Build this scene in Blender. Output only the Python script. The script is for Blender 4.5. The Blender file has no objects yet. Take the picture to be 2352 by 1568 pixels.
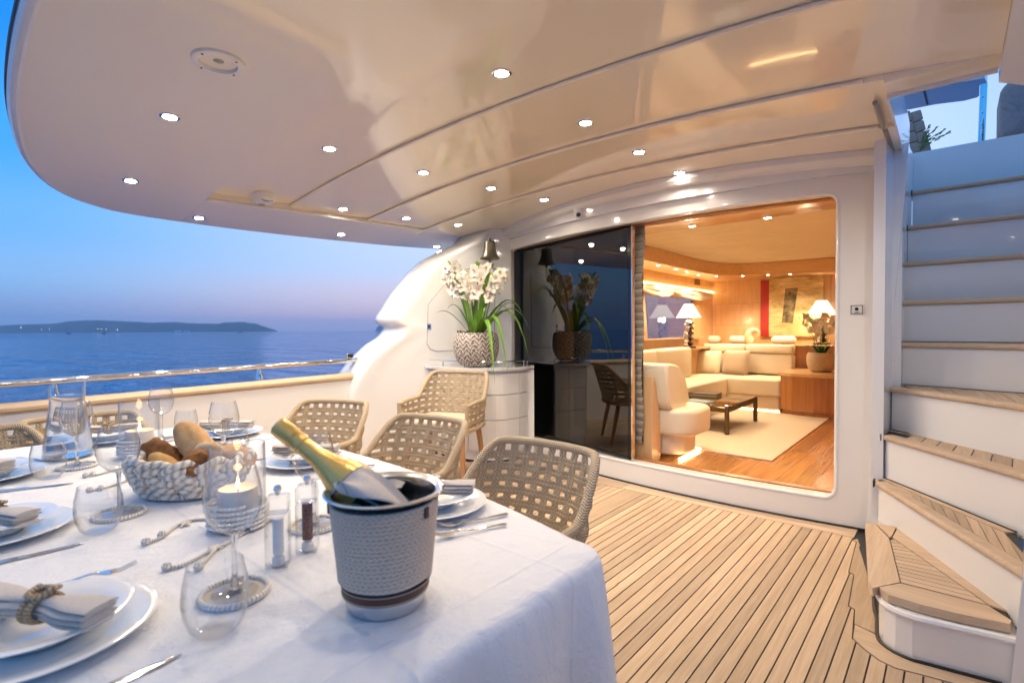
import bpy, bmesh, math, random
from mathutils import Vector, Matrix
random.seed(7)
PI = math.pi; R = math.radians
sc = bpy.context.scene
col = sc.collection
# ------------------------------------------------------------------ camera
H = 1.30                                   # eye height over the deck, metres
YAW, PITCH, ROLL = R(40.7), R(-1.29), R(0.33)
ax = Vector((-math.sin(YAW)*math.cos(PITCH), math.cos(YAW)*math.cos(PITCH), math.sin(PITCH)))
rt0 = Vector((math.cos(YAW), math.sin(YAW), 0)); up0 = rt0.cross(ax)
rt = rt0*math.cos(ROLL) - up0*math.sin(ROLL); up = up0*math.cos(ROLL) + rt0*math.sin(ROLL)
cam = bpy.data.cameras.new('camera'); co = bpy.data.objects.new('camera', cam); col.objects.link(co)
co.matrix_world = Matrix(((rt.x, up.x, -ax.x, 0), (rt.y, up.y, -ax.y, 0), (rt.z, up.z, -ax.z, H), (0, 0, 0, 1)))
cam.lens = 18.0; cam.sensor_width = 36.0; cam.clip_start = 0.02; cam.clip_end = 60000
cam.dof.use_dof = True; cam.dof.focus_distance = 2.9; cam.dof.aperture_fstop = 3.2
sc.camera = co
# ------------------------------------------------------------------ sky
wd = bpy.data.worlds.new('World'); sc.world = wd; wd.use_nodes = True
wn = wd.node_tree.nodes; wl = wd.node_tree.links
sky = wn.new('ShaderNodeTexSky'); sky.sky_type = 'NISHITA'; sky.sun_disc = False
sky.sun_elevation = R(-1.0); sky.sun_rotation = R(-18); sky.air_density = 1.0; sky.dust_density = 2.6; sky.ozone_density = 4.0
# dusk colours by elevation, one set towards the afterglow and one away from it, over the sky texture
def wnode(t, **kw):
    n = wn.new('ShaderNode'+t)
    for k, v in kw.items(): setattr(n, k, v)
    return n
tc = wnode('TexCoord'); sp = wnode('SeparateXYZ'); wl.new(tc.outputs['Generated'], sp.inputs[0])
def wramp(fac, stops):
    n = wnode('ValToRGB'); e = n.color_ramp.elements; n.color_ramp.interpolation = 'EASE'
    while len(e) < len(stops): e.new(.5)
    for k, (p, c) in enumerate(stops): e[k].position = p; e[k].color = (*c, 1)
    wl.new(fac, n.inputs[0]); return n.outputs[0]
glow = wramp(sp.outputs[2], [(0.0, (.62,.48,.58)), (.025, (.80,.57,.62)), (.06, (.74,.59,.67)), (.12, (.56,.63,.80)), (.30, (.58,.69,.86)), (.62, (.40,.50,.64)), (1.0, (.38,.40,.42))])
away = wramp(sp.outputs[2], [(0.0, (.24,.36,.66)), (.03, (.25,.38,.68)), (.08, (.23,.46,.80)), (.16, (.14,.42,.84)), (.27, (.045,.34,.84)), (.42, (.005,.23,.78)), (.62, (.27,.37,.52)), (1.0, (.38,.40,.42))])
AZ = R(28)                                  # afterglow lies off the port bow
dt = wnode('VectorMath', operation='DOT_PRODUCT'); dt.inputs[1].default_value = (-math.sin(AZ), math.cos(AZ), 0); wl.new(tc.outputs['Generated'], dt.inputs[0])
mr = wnode('MapRange', interpolation_type='SMOOTHSTEP'); mr.inputs[1].default_value = .50; mr.inputs[2].default_value = 1.0; wl.new(dt.outputs['Value'], mr.inputs[0])
mx = wnode('Mix', data_type='RGBA'); wl.new(mr.outputs[0], mx.inputs[0]); wl.new(away, mx.inputs[6]); wl.new(glow, mx.inputs[7])
sk = wnode('Mix', data_type='RGBA', blend_type='MULTIPLY'); sk.inputs[0].default_value = 1; sk.inputs[7].default_value = (3.0, 3.0, 3.6, 1); wl.new(sky.outputs[0], sk.inputs[6])
m2 = wnode('Mix', data_type='RGBA'); m2.inputs[0].default_value = .12; wl.new(mx.outputs[2], m2.inputs[6]); wl.new(sk.outputs[2], m2.inputs[7])
wl.new(m2.outputs[2], wn['Background'].inputs[0]); wn['Background'].inputs[1].default_value = 1.0
# ------------------------------------------------------------------ exposure
sc.view_settings.view_transform = 'Standard'; sc.view_settings.look = 'None'
sc.view_settings.exposure = 0.46; sc.view_settings.gamma = 1.0; sc.view_settings.use_curve_mapping = False
cy = sc.cycles
cy.use_denoising = True; cy.denoiser = 'OPENIMAGEDENOISE'
cy.max_bounces = 14; cy.transparent_max_bounces = 24; cy.transmission_bounces = 12; cy.glossy_bounces = 6; cy.diffuse_bounces = 5
cy.caustics_reflective = False; cy.caustics_refractive = False; cy.sample_clamp_indirect = 4.0; cy.blur_glossy = 0.5
cy.use_light_tree = True
# ------------------------------------------------------------------ picture points -> places (pixels of a 2352 px wide picture)
FP = 1176.0
def ray(x, y): return ax + rt*((x-1176.0)/FP) - up*((y-784.1)/FP)
def P(x, y, z):
    d = ray(x, y); t = (z-H)/d.z; return Vector((d.x*t, d.y*t, z))
def PY(x, y, Y):
    d = ray(x, y); t = Y/d.y; return Vector((d.x*t, Y, H+d.z*t))
def PX(x, y, X):
    d = ray(x, y); t = X/d.x; return Vector((X, d.y*t, H+d.z*t))
CL = -2.0                                  # the yacht's centre line
def zc(x): return 2.48 - .028*(x-CL)**2    # overhead camber
def PC(x, y, dz=0):
    z = 2.45
    for i in range(30):
        p = P(x, y, z); z = .5*z + .5*(zc(p.x)+dz)
    return p
def yw(x): return 3.89 + .07*(x+1.4)**2    # aft face of the bulkhead, gently bowed
def PW(x, y, d=0):
    Y = 4.0
    for i in range(30):
        p = PY(x, y, Y); Y = .5*Y + .5*(yw(p.x)+d)
    return p
# ------------------------------------------------------------------ mesh helpers
class MB:
    def __init__(s): s.v = []; s.f = []; s.uv = []; s.sm = []
    def add(s, vs, fs, smooth=False, uvs=None):
        b = len(s.v); s.v += [tuple(p) for p in vs]
        for i, f in enumerate(fs):
            s.f.append(tuple(b+k for k in f)); s.sm.append(smooth); s.uv.append(uvs[i] if uvs else None)
        return s
    def box(s, c, sz, M=None):
        x, y, z = sz[0]/2, sz[1]/2, sz[2]/2
        vs = [Vector((a, b, d)) for a in (-x, x) for b in (-y, y) for d in (-z, z)]
        vs = [(M @ p if M else p) + Vector(c) for p in vs]
        return s.add(vs, [(0,1,3,2), (4,6,7,5), (0,4,5,1), (2,3,7,6), (0,2,6,4), (1,5,7,3)])
    def box2(s, a, b):
        return s.box([(a[i]+b[i])/2 for i in range(3)], [abs(b[i]-a[i]) for i in range(3)])
    def rbox(s, c, sz, r=.01, seg=2, M=None, smooth=True):
        bm = bmesh.new(); bmesh.ops.create_cube(bm, size=1)
        bmesh.ops.scale(bm, vec=sz, verts=bm.verts)
        bmesh.ops.bevel(bm, geom=bm.edges[:], offset=min(r, min(sz)*.49), segments=seg, profile=.5, affect='EDGES')
        bm.verts.index_update()
        vs = [(M @ v.co if M else v.co) + Vector(c) for v in bm.verts]; fs = [[v.index for v in f.verts] for f in bm.faces]
        bm.free(); return s.add(vs, fs, smooth)
    def lathe(s, prof, n=32, c=(0,0,0), M=None, smooth=True, a0=0, a1=2*PI, ex=1., ey=1.):
        full = abs(a1-a0-2*PI) < 1e-6; m = n if full else n+1; vs = []
        for r, z in prof:
            for i in range(m):
                a = a0+(a1-a0)*i/n; p = Vector((r*math.cos(a)*ex, r*math.sin(a)*ey, z)); vs.append((M @ p if M else p)+Vector(c))
        fs = []; uv = []; L = 0
        for j in range(len(prof)-1):
            dl = math.hypot(prof[j+1][0]-prof[j][0], prof[j+1][1]-prof[j][1])
            for i in range(n):
                k = (i+1) % m; q = [j*m+i, j*m+k, (j+1)*m+k, (j+1)*m+i]
                u = [(i/n, L), ((i+1)/n, L), ((i+1)/n, L+dl), (i/n, L+dl)]
                if prof[j][0] < 1e-6: q, u = q[1:], u[1:]; 
                elif prof[j+1][0] < 1e-6: q, u = q[:3], u[:3]
                fs.append(tuple(q)); uv.append(u)
            L += dl
        return s.add(vs, fs, smooth, uv)
    def tube(s, pts, r, n=8, closed=False, caps=True, flat=1.0, flatb=1.0, up=None, lobes=0, twist=0, smooth=True):
        pts = [Vector(p) for p in pts]; m = len(pts)
        T = []
        for i in range(m):
            a = pts[(i-1) % m] if (closed or i > 0) else pts[0]; b = pts[(i+1) % m] if (closed or i < m-1) else pts[-1]
            t = (b-a); T.append(t.normalized() if t.length > 1e-9 else Vector((0,0,1)))
        ref = Vector(up) if up else (Vector((0,0,1)) if abs(T[0].z) < .9 else Vector((1,0,0)))
        nrm = (ref - T[0]*ref.dot(T[0])).normalized(); vs = []; L = 0; Ls = []
        for i in range(m):
            if i: L += (pts[i]-pts[i-1]).length
            Ls.append(L)
            if up: q = Vector(up); nrm = (q - T[i]*q.dot(T[i])); nrm = nrm.normalized() if nrm.length > 1e-6 else Vector((1,0,0))
            else:
                nrm = nrm - T[i]*nrm.dot(T[i]); nrm = nrm.normalized() if nrm.length > 1e-6 else Vector((1,0,0))
            bi = T[i].cross(nrm); rr = r[i] if isinstance(r, (list, tuple)) else r
            for k in range(n):
                a = 2*PI*k/n
                q = rr*(1+.22*math.cos(lobes*a - twist*L)) if lobes else rr
                vs.append(pts[i] + nrm*(math.cos(a)*q*flat) + bi*(math.sin(a)*q*flatb))
        fs = []; uv = []
        for i in range(m if closed else m-1):
            j = (i+1) % m; l0 = Ls[i]; l1 = Ls[j] if j else L+(pts[0]-pts[-1]).length
            for k in range(n):
                k2 = (k+1) % n; fs.append((i*n+k, j*n+k, j*n+k2, i*n+k2)); uv.append([(l0, k/n), (l1, k/n), (l1, (k+1)/n), (l0, (k+1)/n)])
        if caps and not closed:
            fs += [tuple(range(n)), tuple((m-1)*n+k for k in reversed(range(n)))]; uv += [None, None]
        return s.add(vs, fs, smooth, uv)
    def prism(s, pts, z0, z1, smooth=False):
        n = len(pts); vs = [(p[0], p[1], z0) for p in pts] + [(p[0], p[1], z1) for p in pts]
        fs = [tuple(reversed(range(n))), tuple(range(n, 2*n))] + [(i, (i+1) % n, n+(i+1) % n, n+i) for i in range(n)]
        return s.add(vs, fs, smooth)
    def grid(s, fn, nu, nv, smooth=True, wrap=False):
        vs = [fn(i/nu, j/nv) for j in range(nv+1) for i in range(nu+1)]
        fs = []; uv = []
        for j in range(nv):
            for i in range(nu):
                a = j*(nu+1)+i; fs.append((a, a+1, a+nu+2, a+nu+1)); uv.append([(i/nu, j/nv), ((i+1)/nu, j/nv), ((i+1)/nu, (j+1)/nv), (i/nu, (j+1)/nv)])
        return s.add(vs, fs, smooth, uv)
    def slab(s, fn, nu, nv, off, smooth=True):            # a thick sheet: fn and fn + off
        a = [Vector(fn(i/nu, j/nv)) for j in range(nv+1) for i in range(nu+1)]
        if callable(off): b = [p + Vector(off(p)) for p in a]
        else: b = [p + Vector(off) for p in a]
        N = len(a); fs = []
        for j in range(nv):
            for i in range(nu):
                q = j*(nu+1)+i; fs.append((q, q+1, q+nu+2, q+nu+1)); fs.append((N+q, N+q+nu+1, N+q+nu+2, N+q+1))
        ring = [i for i in range(nu+1)] + [j*(nu+1)+nu for j in range(1, nv+1)] + [nv*(nu+1)+i for i in range(nu-1, -1, -1)] + [j*(nu+1) for j in range(nv-1, 0, -1)]
        for k in range(len(ring)):
            p, q = ring[k], ring[(k+1) % len(ring)]; fs.append((p, N+p, N+q, q))
        return s.add(a+b, fs, smooth)
    def mesh(s, name, mats, sharp=35):
        me = bpy.data.meshes.new(name); me.from_pydata(s.v, [], s.f); me.update()
        me.polygons.foreach_set('use_smooth', s.sm)
        if any(u for u in s.uv):
            ul = me.uv_layers.new(name='UVMap'); d = []
            for f, u in zip(s.f, s.uv):
                for k in range(len(f)): d += list(u[k]) if u else [0., 0.]
            ul.data.foreach_set('uv', d)
        bm = bmesh.new(); bm.from_mesh(me); bmesh.ops.recalc_face_normals(bm, faces=bm.faces); bm.to_mesh(me); bm.free()
        if any(s.sm): me.set_sharp_from_angle(angle=R(sharp))
        for m in (mats if isinstance(mats, (list, tuple)) else [mats]): me.materials.append(m)
        return me
def ob(name, mb, mat, parent=None, loc=None, rot=None, sharp=35):
    me = mb if isinstance(mb, bpy.types.Mesh) else mb.mesh(name, mat, sharp)
    o = bpy.data.objects.new(name, me); col.objects.link(o)
    if parent: o.parent = parent
    if loc is not None: o.location = loc
    if rot is not None: o.rotation_euler = rot
    return o
def tag(o, label, cat, group=None):
    o['label'] = label; o['category'] = cat
    if group: o['group'] = group
    return o
def struct(o, kind='structure'): o['kind'] = kind; return o
def thing(name, label, cat, loc=(0,0,0), rz=0, group=None, rot=None, scale=1.0):
    o = bpy.data.objects.new(name, None); col.objects.link(o); o.empty_display_size = .05
    o.location = loc; o.rotation_euler = rot if rot else (0, 0, rz); o.scale = (scale,)*3
    return tag(o, label, cat, group)
def copy_tree(o, parent=None):
    c = o.copy(); col.objects.link(c); c.parent = parent
    for ch in list(o.children):
        if ch.parent == o: copy_tree(ch, c)
    return c
def spline(pts, n, closed=False):
    pts = [Vector(p) for p in pts]; m = len(pts); out = []
    segs = m if closed else m-1
    for i in range(segs):
        p1, p2 = pts[i], pts[(i+1) % m]
        p0 = pts[(i-1) % m] if closed or i else p1*2-p2
        p3 = pts[(i+2) % m] if closed or i < m-2 else p2*2-p1
        for k in range(n):
            t = k/n; out.append(.5*((2*p1)+(p2-p0)*t+(2*p0-5*p1+4*p2-p3)*t*t+(3*p1-p0-3*p2+p3)*t**3))
    if not closed: out.append(pts[-1])
    return out
def circ(c, r, n=32, z=0): return [Vector((c[0]+r*math.cos(2*PI*i/n), c[1]+r*math.sin(2*PI*i/n), z)) for i in range(n)]
def rrect(x0, x1, y0, y1, r, n=6):
    out = []
    for cx_, cy_, a in ((x1-r, y1-r, 0), (x0+r, y1-r, PI/2), (x0+r, y0+r, PI), (x1-r, y0+r, 1.5*PI)):
        for k in range(n+1): out.append((cx_+r*math.cos(a+k*PI/2/n), cy_+r*math.sin(a+k*PI/2/n)))
    return out
# ------------------------------------------------------------------ materials
class NM:
    def __init__(s, name):
        s.m = bpy.data.materials.new(name); s.m.use_nodes = True; s.t = s.m.node_tree; s.n = s.t.nodes; s.b = s.n['Principled BSDF']
    def new(s, t, **kw):
        n = s.n.new('ShaderNode'+t)
        for k, v in kw.items(): setattr(n, k, v)
        return n
    def ln(s, a, b): s.t.links.new(a, b)
    def set(s, **kw):
        names = dict(col='Base Color', rough='Roughness', metal='Metallic', spec='Specular IOR Level', trans='Transmission Weight', ior='IOR', coat='Coat Weight', crough='Coat Roughness', sss='Subsurface Weight', sheen='Sheen Weight', em='Emission Strength', emc='Emission Color')
        for k, v in kw.items():
            if k in ('col', 'emc') and len(v) == 3: v = (*v, 1)
            s.b.inputs[names[k]].default_value = v
        return s
    def pos(s, scale=(1,1,1), kind='Position', rot=(0,0,0)):
        if kind == 'Position': o = s.new('NewGeometry').outputs['Position']
        else: o = s.new('TexCoord').outputs[kind]
        mp = s.new('Mapping'); mp.inputs['Scale'].default_value = scale; mp.inputs['Rotation'].default_value = rot; s.ln(o, mp.inputs[0]); return mp.outputs[0]
    def noise(s, vec, scale=5, detail=4, rough=.5, dist=0):
        n = s.new('TexNoise'); n.inputs['Scale'].default_value = scale; n.inputs['Detail'].default_value = detail; n.inputs['Roughness'].default_value = rough; n.inputs['Distortion'].default_value = dist
        s.ln(vec, n.inputs['Vector']); return n.outputs[0]
    def ramp(s, fac, stops):
        n = s.new('ValToRGB'); e = n.color_ramp.elements
        while len(e) < len(stops): e.new(.5)
        for k, (p, c) in enumerate(stops): e[k].position = p; e[k].color = (*c, 1) if len(c) == 3 else c
        s.ln(fac, n.inputs[0]); return n.outputs[0]
    def math(s, op, a, b=None, c=None):
        n = s.new('Math', operation=op)
        for k, v in enumerate((a, b, c)):
            if v is None: continue
            if isinstance(v, (int, float)): n.inputs[k].default_value = v
            else: s.ln(v, n.inputs[k])
        return n.outputs[0]
    def mix(s, fac, a, b, mode='MIX'):
        n = s.new('Mix', data_type='RGBA', blend_type=mode)
        for i, v in ((0, fac), (6, a), (7, b)):
            if isinstance(v, (int, float)): n.inputs[i].default_value = v
            elif isinstance(v, tuple): n.inputs[i].default_value = (*v, 1)
            else: s.ln(v, n.inputs[i])
        return n.outputs[2]
    def bump(s, h, strength=.3, dist=.01):
        n = s.new('Bump'); n.inputs['Strength'].default_value = strength; n.inputs['Distance'].default_value = dist
        s.ln(h, n.inputs['Height']); s.ln(n.outputs[0], s.b.inputs['Normal']); return n
    def color(s, c): s.ln(c, s.b.inputs['Base Color']); return s
    def rnd(s): return s.new('ObjectInfo').outputs['Random']
def plain(name, c, rough=.5, **kw):
    m = NM(name).set(col=c, rough=rough, **kw); return m.m
def gel(name, c=(.79,.775,.75), rough=.10, coat=.5):
    m = NM(name).set(col=c, rough=rough, coat=coat, crough=.03)
    n = m.noise(m.pos(), 1.3, 3); m.ln(m.ramp(n, [(.3, (rough*.7,)*3), (.7, (rough*1.5,)*3)]), m.b.inputs['Roughness'])
    n2 = m.noise(m.pos(), 2.2, 2); m.bump(n2, .035, .05)
    return m.m
def wood(name, c1, c2, axis=1, rough=.55, fine=90, var=.22, gloss=0, bump=.12, rot=0):
    m = NM(name).set(rough=rough, coat=gloss, crough=.12)
    s = [1., 1., 1.]; s[axis] = .045
    v = m.pos(tuple(s), rot=(0, 0, rot))
    rn = m.rnd(); add = m.new('VectorMath', operation='ADD'); m.ln(v, add.inputs[0])
    cmb = m.new('CombineXYZ'); k = m.math('MULTIPLY', rn, 7.3); m.ln(k, cmb.inputs[0]); m.ln(k, cmb.inputs[1]); m.ln(cmb.outputs[0], add.inputs[1]); v = add.outputs[0]
    n1 = m.noise(v, fine, 5, .6); n2 = m.noise(v, fine*.16, 3, .5, .6)
    f = m.math('ADD', m.math('MULTIPLY', n1, .55), m.math('MULTIPLY', n2, .45))
    c = m.ramp(f, [(.34, c2), (.62, c1)])
    b = m.math('ADD', m.math('MULTIPLY', rn, var*2), 1-var)
    if var > .12: b = m.math('MULTIPLY', b, m.math('MULTIPLY_ADD', m.noise(m.pos((1.6,.7,1)), 2.0, 4, .6), .30, .85))
    hsv = m.new('HueSaturation'); m.ln(c, hsv.inputs['Color']); m.ln(b, hsv.inputs['Value'])
    m.color(hsv.outputs[0]); m.bump(n1, bump, .004); return m.m
def braid(name, c=(.62,.485,.32), dark=(.27,.19,.11), fu=70, rough=.7, depth=.9, twist=False):
    m = NM(name).set(rough=rough, spec=.3)
    uv = m.new('UVMap'); sp = m.new('SeparateXYZ'); m.ln(uv.outputs[0], sp.inputs[0])
    u, v = sp.outputs[0], sp.outputs[1]
    if twist: ph = m.math('ADD', m.math('MULTIPLY', u, fu), m.math('MULTIPLY', v, 1.0))
    else:
        fv = m.math('FRACT', m.math('MULTIPLY', v, 3.0)); tri = m.math('ABSOLUTE', m.math('SUBTRACT', fv, .5))
        ph = m.math('ADD', m.math('MULTIPLY', u, fu), m.math('MULTIPLY', tri, 2.2))
    w = m.math('SINE', m.math('MULTIPLY', ph, 2*PI)); w = m.math('MULTIPLY_ADD', w, .5, .5)
    nz = m.noise(m.pos(), 260, 2)
    hgt = m.math('POWER', w, .55)
    cc = m.ramp(w, [(.05, dark), (.45, tuple(.72*x+.28*y for x, y in zip(c, dark))), (.85, c)])
    cc = m.mix(.35, cc, m.ramp(nz, [(.3, tuple(x*.8 for x in c)), (.7, tuple(min(1, x*1.18) for x in c))]))
    m.color(cc); m.bump(hgt, depth, .004); return m.m
def glassm(name, c=(1,1,1), rough=0.0, ior=1.45):
    return NM(name).set(col=c, rough=rough, trans=1.0, ior=ior).m
def thin_glass(name, tint=(.975,.985,.99), ior=1.5, boost=1.0):      # thin-walled glass: a faint mirror over a clear pane
    m = NM(name); m.n.remove(m.b); out = m.n['Material Output']
    tr = m.new('BsdfTransparent'); tr.inputs[0].default_value = (*tint, 1); gl = m.new('BsdfGlossy'); gl.inputs['Roughness'].default_value = .012
    lw = m.new('LayerWeight'); lw.inputs[0].default_value = .5; f0 = ((ior-1)/(ior+1))**2; mx = m.new('MixShader')
    fz = m.math('MULTIPLY_ADD', m.math('POWER', lw.outputs['Facing'], 3.7), (1-f0)*boost, f0*boost)
    m.ln(fz, mx.inputs[0]); m.ln(tr.outputs[0], mx.inputs[1]); m.ln(gl.outputs[0], mx.inputs[2]); m.ln(mx.outputs[0], out.inputs[0])
    return m.m
def emis(name, c, s):
    m = NM(name).set(col=(0,0,0), emc=c, em=s, rough=.6); return m.m
M = {}
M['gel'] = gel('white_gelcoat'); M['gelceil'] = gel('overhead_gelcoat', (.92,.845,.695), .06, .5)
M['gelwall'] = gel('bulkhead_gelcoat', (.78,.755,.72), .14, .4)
M['teak'] = wood('teak_deck', (.545,.405,.28), (.40,.285,.185), 1, .62, 85, .20)
M['teakx'] = wood('teak_crosswise', (.58,.44,.31), (.44,.315,.21), 0, .6, 85, .08)
M['teakcap'] = wood('teak_cap_rail', (.62,.47,.31), (.44,.31,.19), 1, .55, 70, .05)
M['caulk'] = plain('black_caulk', (.012,.011,.010), .45)
M['saloonfloor'] = wood('saloon_parquet', (.52,.24,.075), (.30,.115,.03), 1, .22, 40, .22, .5, .04)
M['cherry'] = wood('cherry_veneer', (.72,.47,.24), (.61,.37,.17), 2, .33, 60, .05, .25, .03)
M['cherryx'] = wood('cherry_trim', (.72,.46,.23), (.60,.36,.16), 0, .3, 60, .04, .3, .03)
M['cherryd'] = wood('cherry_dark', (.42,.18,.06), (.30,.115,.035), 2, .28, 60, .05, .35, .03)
M['legwood'] = wood('teak_leg', (.50,.27,.12), (.36,.18,.07), 2, .5, 60, .08)
M['seam'] = plain('pale_inlay', (.80,.62,.35), .35)
M['rope'] = braid('braided_rope', (.66,.52,.345), (.20,.135,.075), 58, .75, 1.0); M['wrap'] = braid('rope_wrapped_frame', fu=90, depth=1.0)
M['bucketrope'] = braid('taupe_braid', (.86,.68,.52), (.46,.34,.245), 95, .75, .6)
M['cotton'] = braid('cotton_rope', (.88,.79,.67), (.40,.31,.22), 62, .85, 1.0, True)
M['cord'] = braid('cotton_cord', (.84,.80,.73), (.55,.48,.40), 160, .85, .7, True)
M['cordw'] = braid('white_cord', (.86,.83,.78), (.66,.60,.52), 120, .85, .4, True); M['jute'] = braid('jute_cord', (.50,.38,.24), (.25,.17,.09), 140, .85, .8, True)
M['chrome'] = plain('polished_steel', (.80,.80,.80), .06, metal=1.)
M['steel'] = plain('brushed_steel', (.70,.71,.73), .22, metal=1.)
M['silver'] = plain('cutlery_steel', (.86,.86,.86), .09, metal=1.)
M['glass'] = thin_glass('clear_glass', (.985,.99,.995), 1.62); M['doorglass'] = thin_glass('tinted_door_glass', (.16,.155,.15), 2.0); M['winglass'] = thin_glass('saloon_window_glass', (.7,.72,.74), 1.5)
M['solidglass'] = glassm('solid_glass', ior=1.5); M['acrylic'] = thin_glass('clear_acrylic', (.97,.98,.985), 1.75)
M['water'] = glassm('still_water', (.97,.985,1), 0, 1.33)
M['china'] = plain('white_china', (.83,.83,.82), .12, coat=.5, crough=.03)
M['bronze'] = plain('bell_bronze', (.25,.225,.18), .36, metal=1.)
M['black'] = plain('black_plastic', (.015,.015,.016), .35)
M['whitep'] = plain('white_plastic', (.78,.77,.75), .3)
M['leather'] = plain('brown_leather', (.085,.032,.018), .5)
M['leaf'] = NM('orchid_leaf').set(col=(.14,.31,.03), rough=.4).m
M['stemg'] = plain('green_stem', (.10,.20,.03), .5); M['bud'] = plain('green_bud', (.18,.34,.04), .45)
M['petal'] = NM('orchid_petal').set(col=(.86,.80,.70), rough=.55, sss=.12).m
M['lip'] = plain('orchid_lip', (.78,.58,.48), .5)
M['wax'] = NM('candle_wax').set(col=(.86,.77,.64), rough=.5, sss=.08).m
M['flame'] = emis('candle_flame', (1,.62,.22), 22)
M['lamp'] = emis('downlight_glow', (1,.92,.80), 60)
M['lampin'] = emis('saloon_downlight_glow', (1,.80,.55), 40)
M['led'] = emis('warm_led_strip', (1,.66,.28), 10)
M['shade'] = emis('lamp_shade_lit', (1,.80,.58), 1.6)
def fabric(name, c, s=420, b=.25, rough=.85, c2=None):
    m = NM(name).set(rough=rough, spec=.2, sheen=.25)
    n = m.noise(m.pos(), s, 2); n2 = m.noise(m.pos(), 6, 3)
    cc = m.ramp(n, [(.3, tuple(x*.88 for x in c)), (.7, tuple(min(1, x*1.06) for x in c))])
    if c2: cc = m.mix(m.ramp(n2, [(.4, (0,0,0)), (.65, (1,1,1))]), cc, c2)
    m.color(cc); m.bump(n, b, .002); return m.m
M['cushion'] = fabric('sand_cushion', (.62,.49,.35)); M['linen'] = fabric('grey_linen', (.58,.51,.44), 300, .35)
M['cloth'] = None
m = NM('white_damask').set(rough=.72, spec=.3, sheen=.15, col=(.76,.755,.765))
v = m.pos(); n1 = m.noise(v, 5.5, 3, .5, .7); n2 = m.noise(v, 38, 2, .5, 2.2); n3 = m.noise(v, 700, 1)
sx_ = m.new('SeparateXYZ'); m.ln(v, sx_.inputs[0])
def crease(o, per, off):
    fr_ = m.math('ABSOLUTE', m.math('SUBTRACT', m.math('FRACT', m.math('MULTIPLY_ADD', o, 1/per, off)), .5))
    return m.math('POWER', m.math('SUBTRACT', 1.0, fr_), 60.0) if False else m.math('MAXIMUM', m.math('SUBTRACT', 1.0, m.math('MULTIPLY', fr_, 2*per/.02)), 0.0)
cr = m.math('ADD', crease(sx_.outputs[0], .46, .12), crease(sx_.outputs[1], .44, .33))
n4 = m.noise(m.pos((2.2,1,1)), 13, 3, .5, 1.2)
f = m.math('ADD', m.math('ADD', m.math('MULTIPLY', n1, 1.0), m.math('MULTIPLY', n2, .10)), m.math('MULTIPLY', n3, .03))
f = m.math('ADD', m.math('ADD', f, m.math('MULTIPLY', cr, .11)), m.math('MULTIPLY', n4, .22))
m.bump(f, .8, .022)
m.ln(m.ramp(n2, [(.42, (.62,)*3), (.55, (.80,)*3)]), m.b.inputs['Roughness']); M['cloth'] = m.m
M['sofa'] = NM('cream_leather').set(col=(.74,.64,.46), rough=.42, coat=.1).m
_n = NM('sofa_leather'); M['sofa'] = _n.set(col=(.76,.67,.50), rough=.42).m; _n.bump(_n.noise(_n.pos(), 9, 3), .12, .03)
M['rug'] = fabric('ivory_rug', (.70,.60,.45), 120, .5)
M['brassy'] = plain('bronze_legs', (.13,.095,.055), .4, metal=1.)
M['tglass'] = plain('brown_glass_top', (.10,.065,.03), .05, coat=.6, crough=.02)
M['gold'] = None
m = NM('gold_foil').set(col=(.80,.50,.13), metal=.45, rough=.30, coat=.4); n = m.noise(m.pos(), 55, 4, .6, .4); m.bump(n, .25, .006); M['gold'] = m.m
# ================================================================== SETTING
# ---- sea
SEA = -2.3
m = NM('sea_water').set(col=(.004,.17,.48), rough=.04, ior=1.33)
v = m.pos((1, 1, 1)); n1 = m.noise(m.pos((.10, .34, 1), rot=(0,0,R(-41))), 1.0, 4, .55, .5); n2 = m.noise(m.pos((.022, .075, 1), rot=(0,0,R(-38))), 1.0, 3, .5, .4); n3 = m.noise(m.pos((1.1, 1.9, 1), rot=(0,0,R(-42))), 1.0, 2)
h = m.math('ADD', m.math('ADD', m.math('MULTIPLY', n1, 1.1), m.math('MULTIPLY', n2, 2.6)), m.math('MULTIPLY', n3, .16))
m.bump(h, 1.0, 1.7); M['sea'] = m.m
mb = MB(); rings = [0, 12, 40, 120, 400, 1500, 5000, 13500]; N = 96; vs = [(0, 0, SEA)]; fs = []
for r in rings[1:]: vs += [(r*math.cos(2*PI*i/N), r*math.sin(2*PI*i/N), SEA) for i in range(N)]
for i in range(N): fs.append((0, 1+i, 1+(i+1) % N))
for k in range(len(rings)-2):
    for i in range(N): a = 1+k*N+i; b = 1+k*N+(i+1) % N; fs.append((a, a+N, b+N, b))
mb.add(vs, fs, True); struct(ob('sea', mb, M['sea']))
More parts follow.
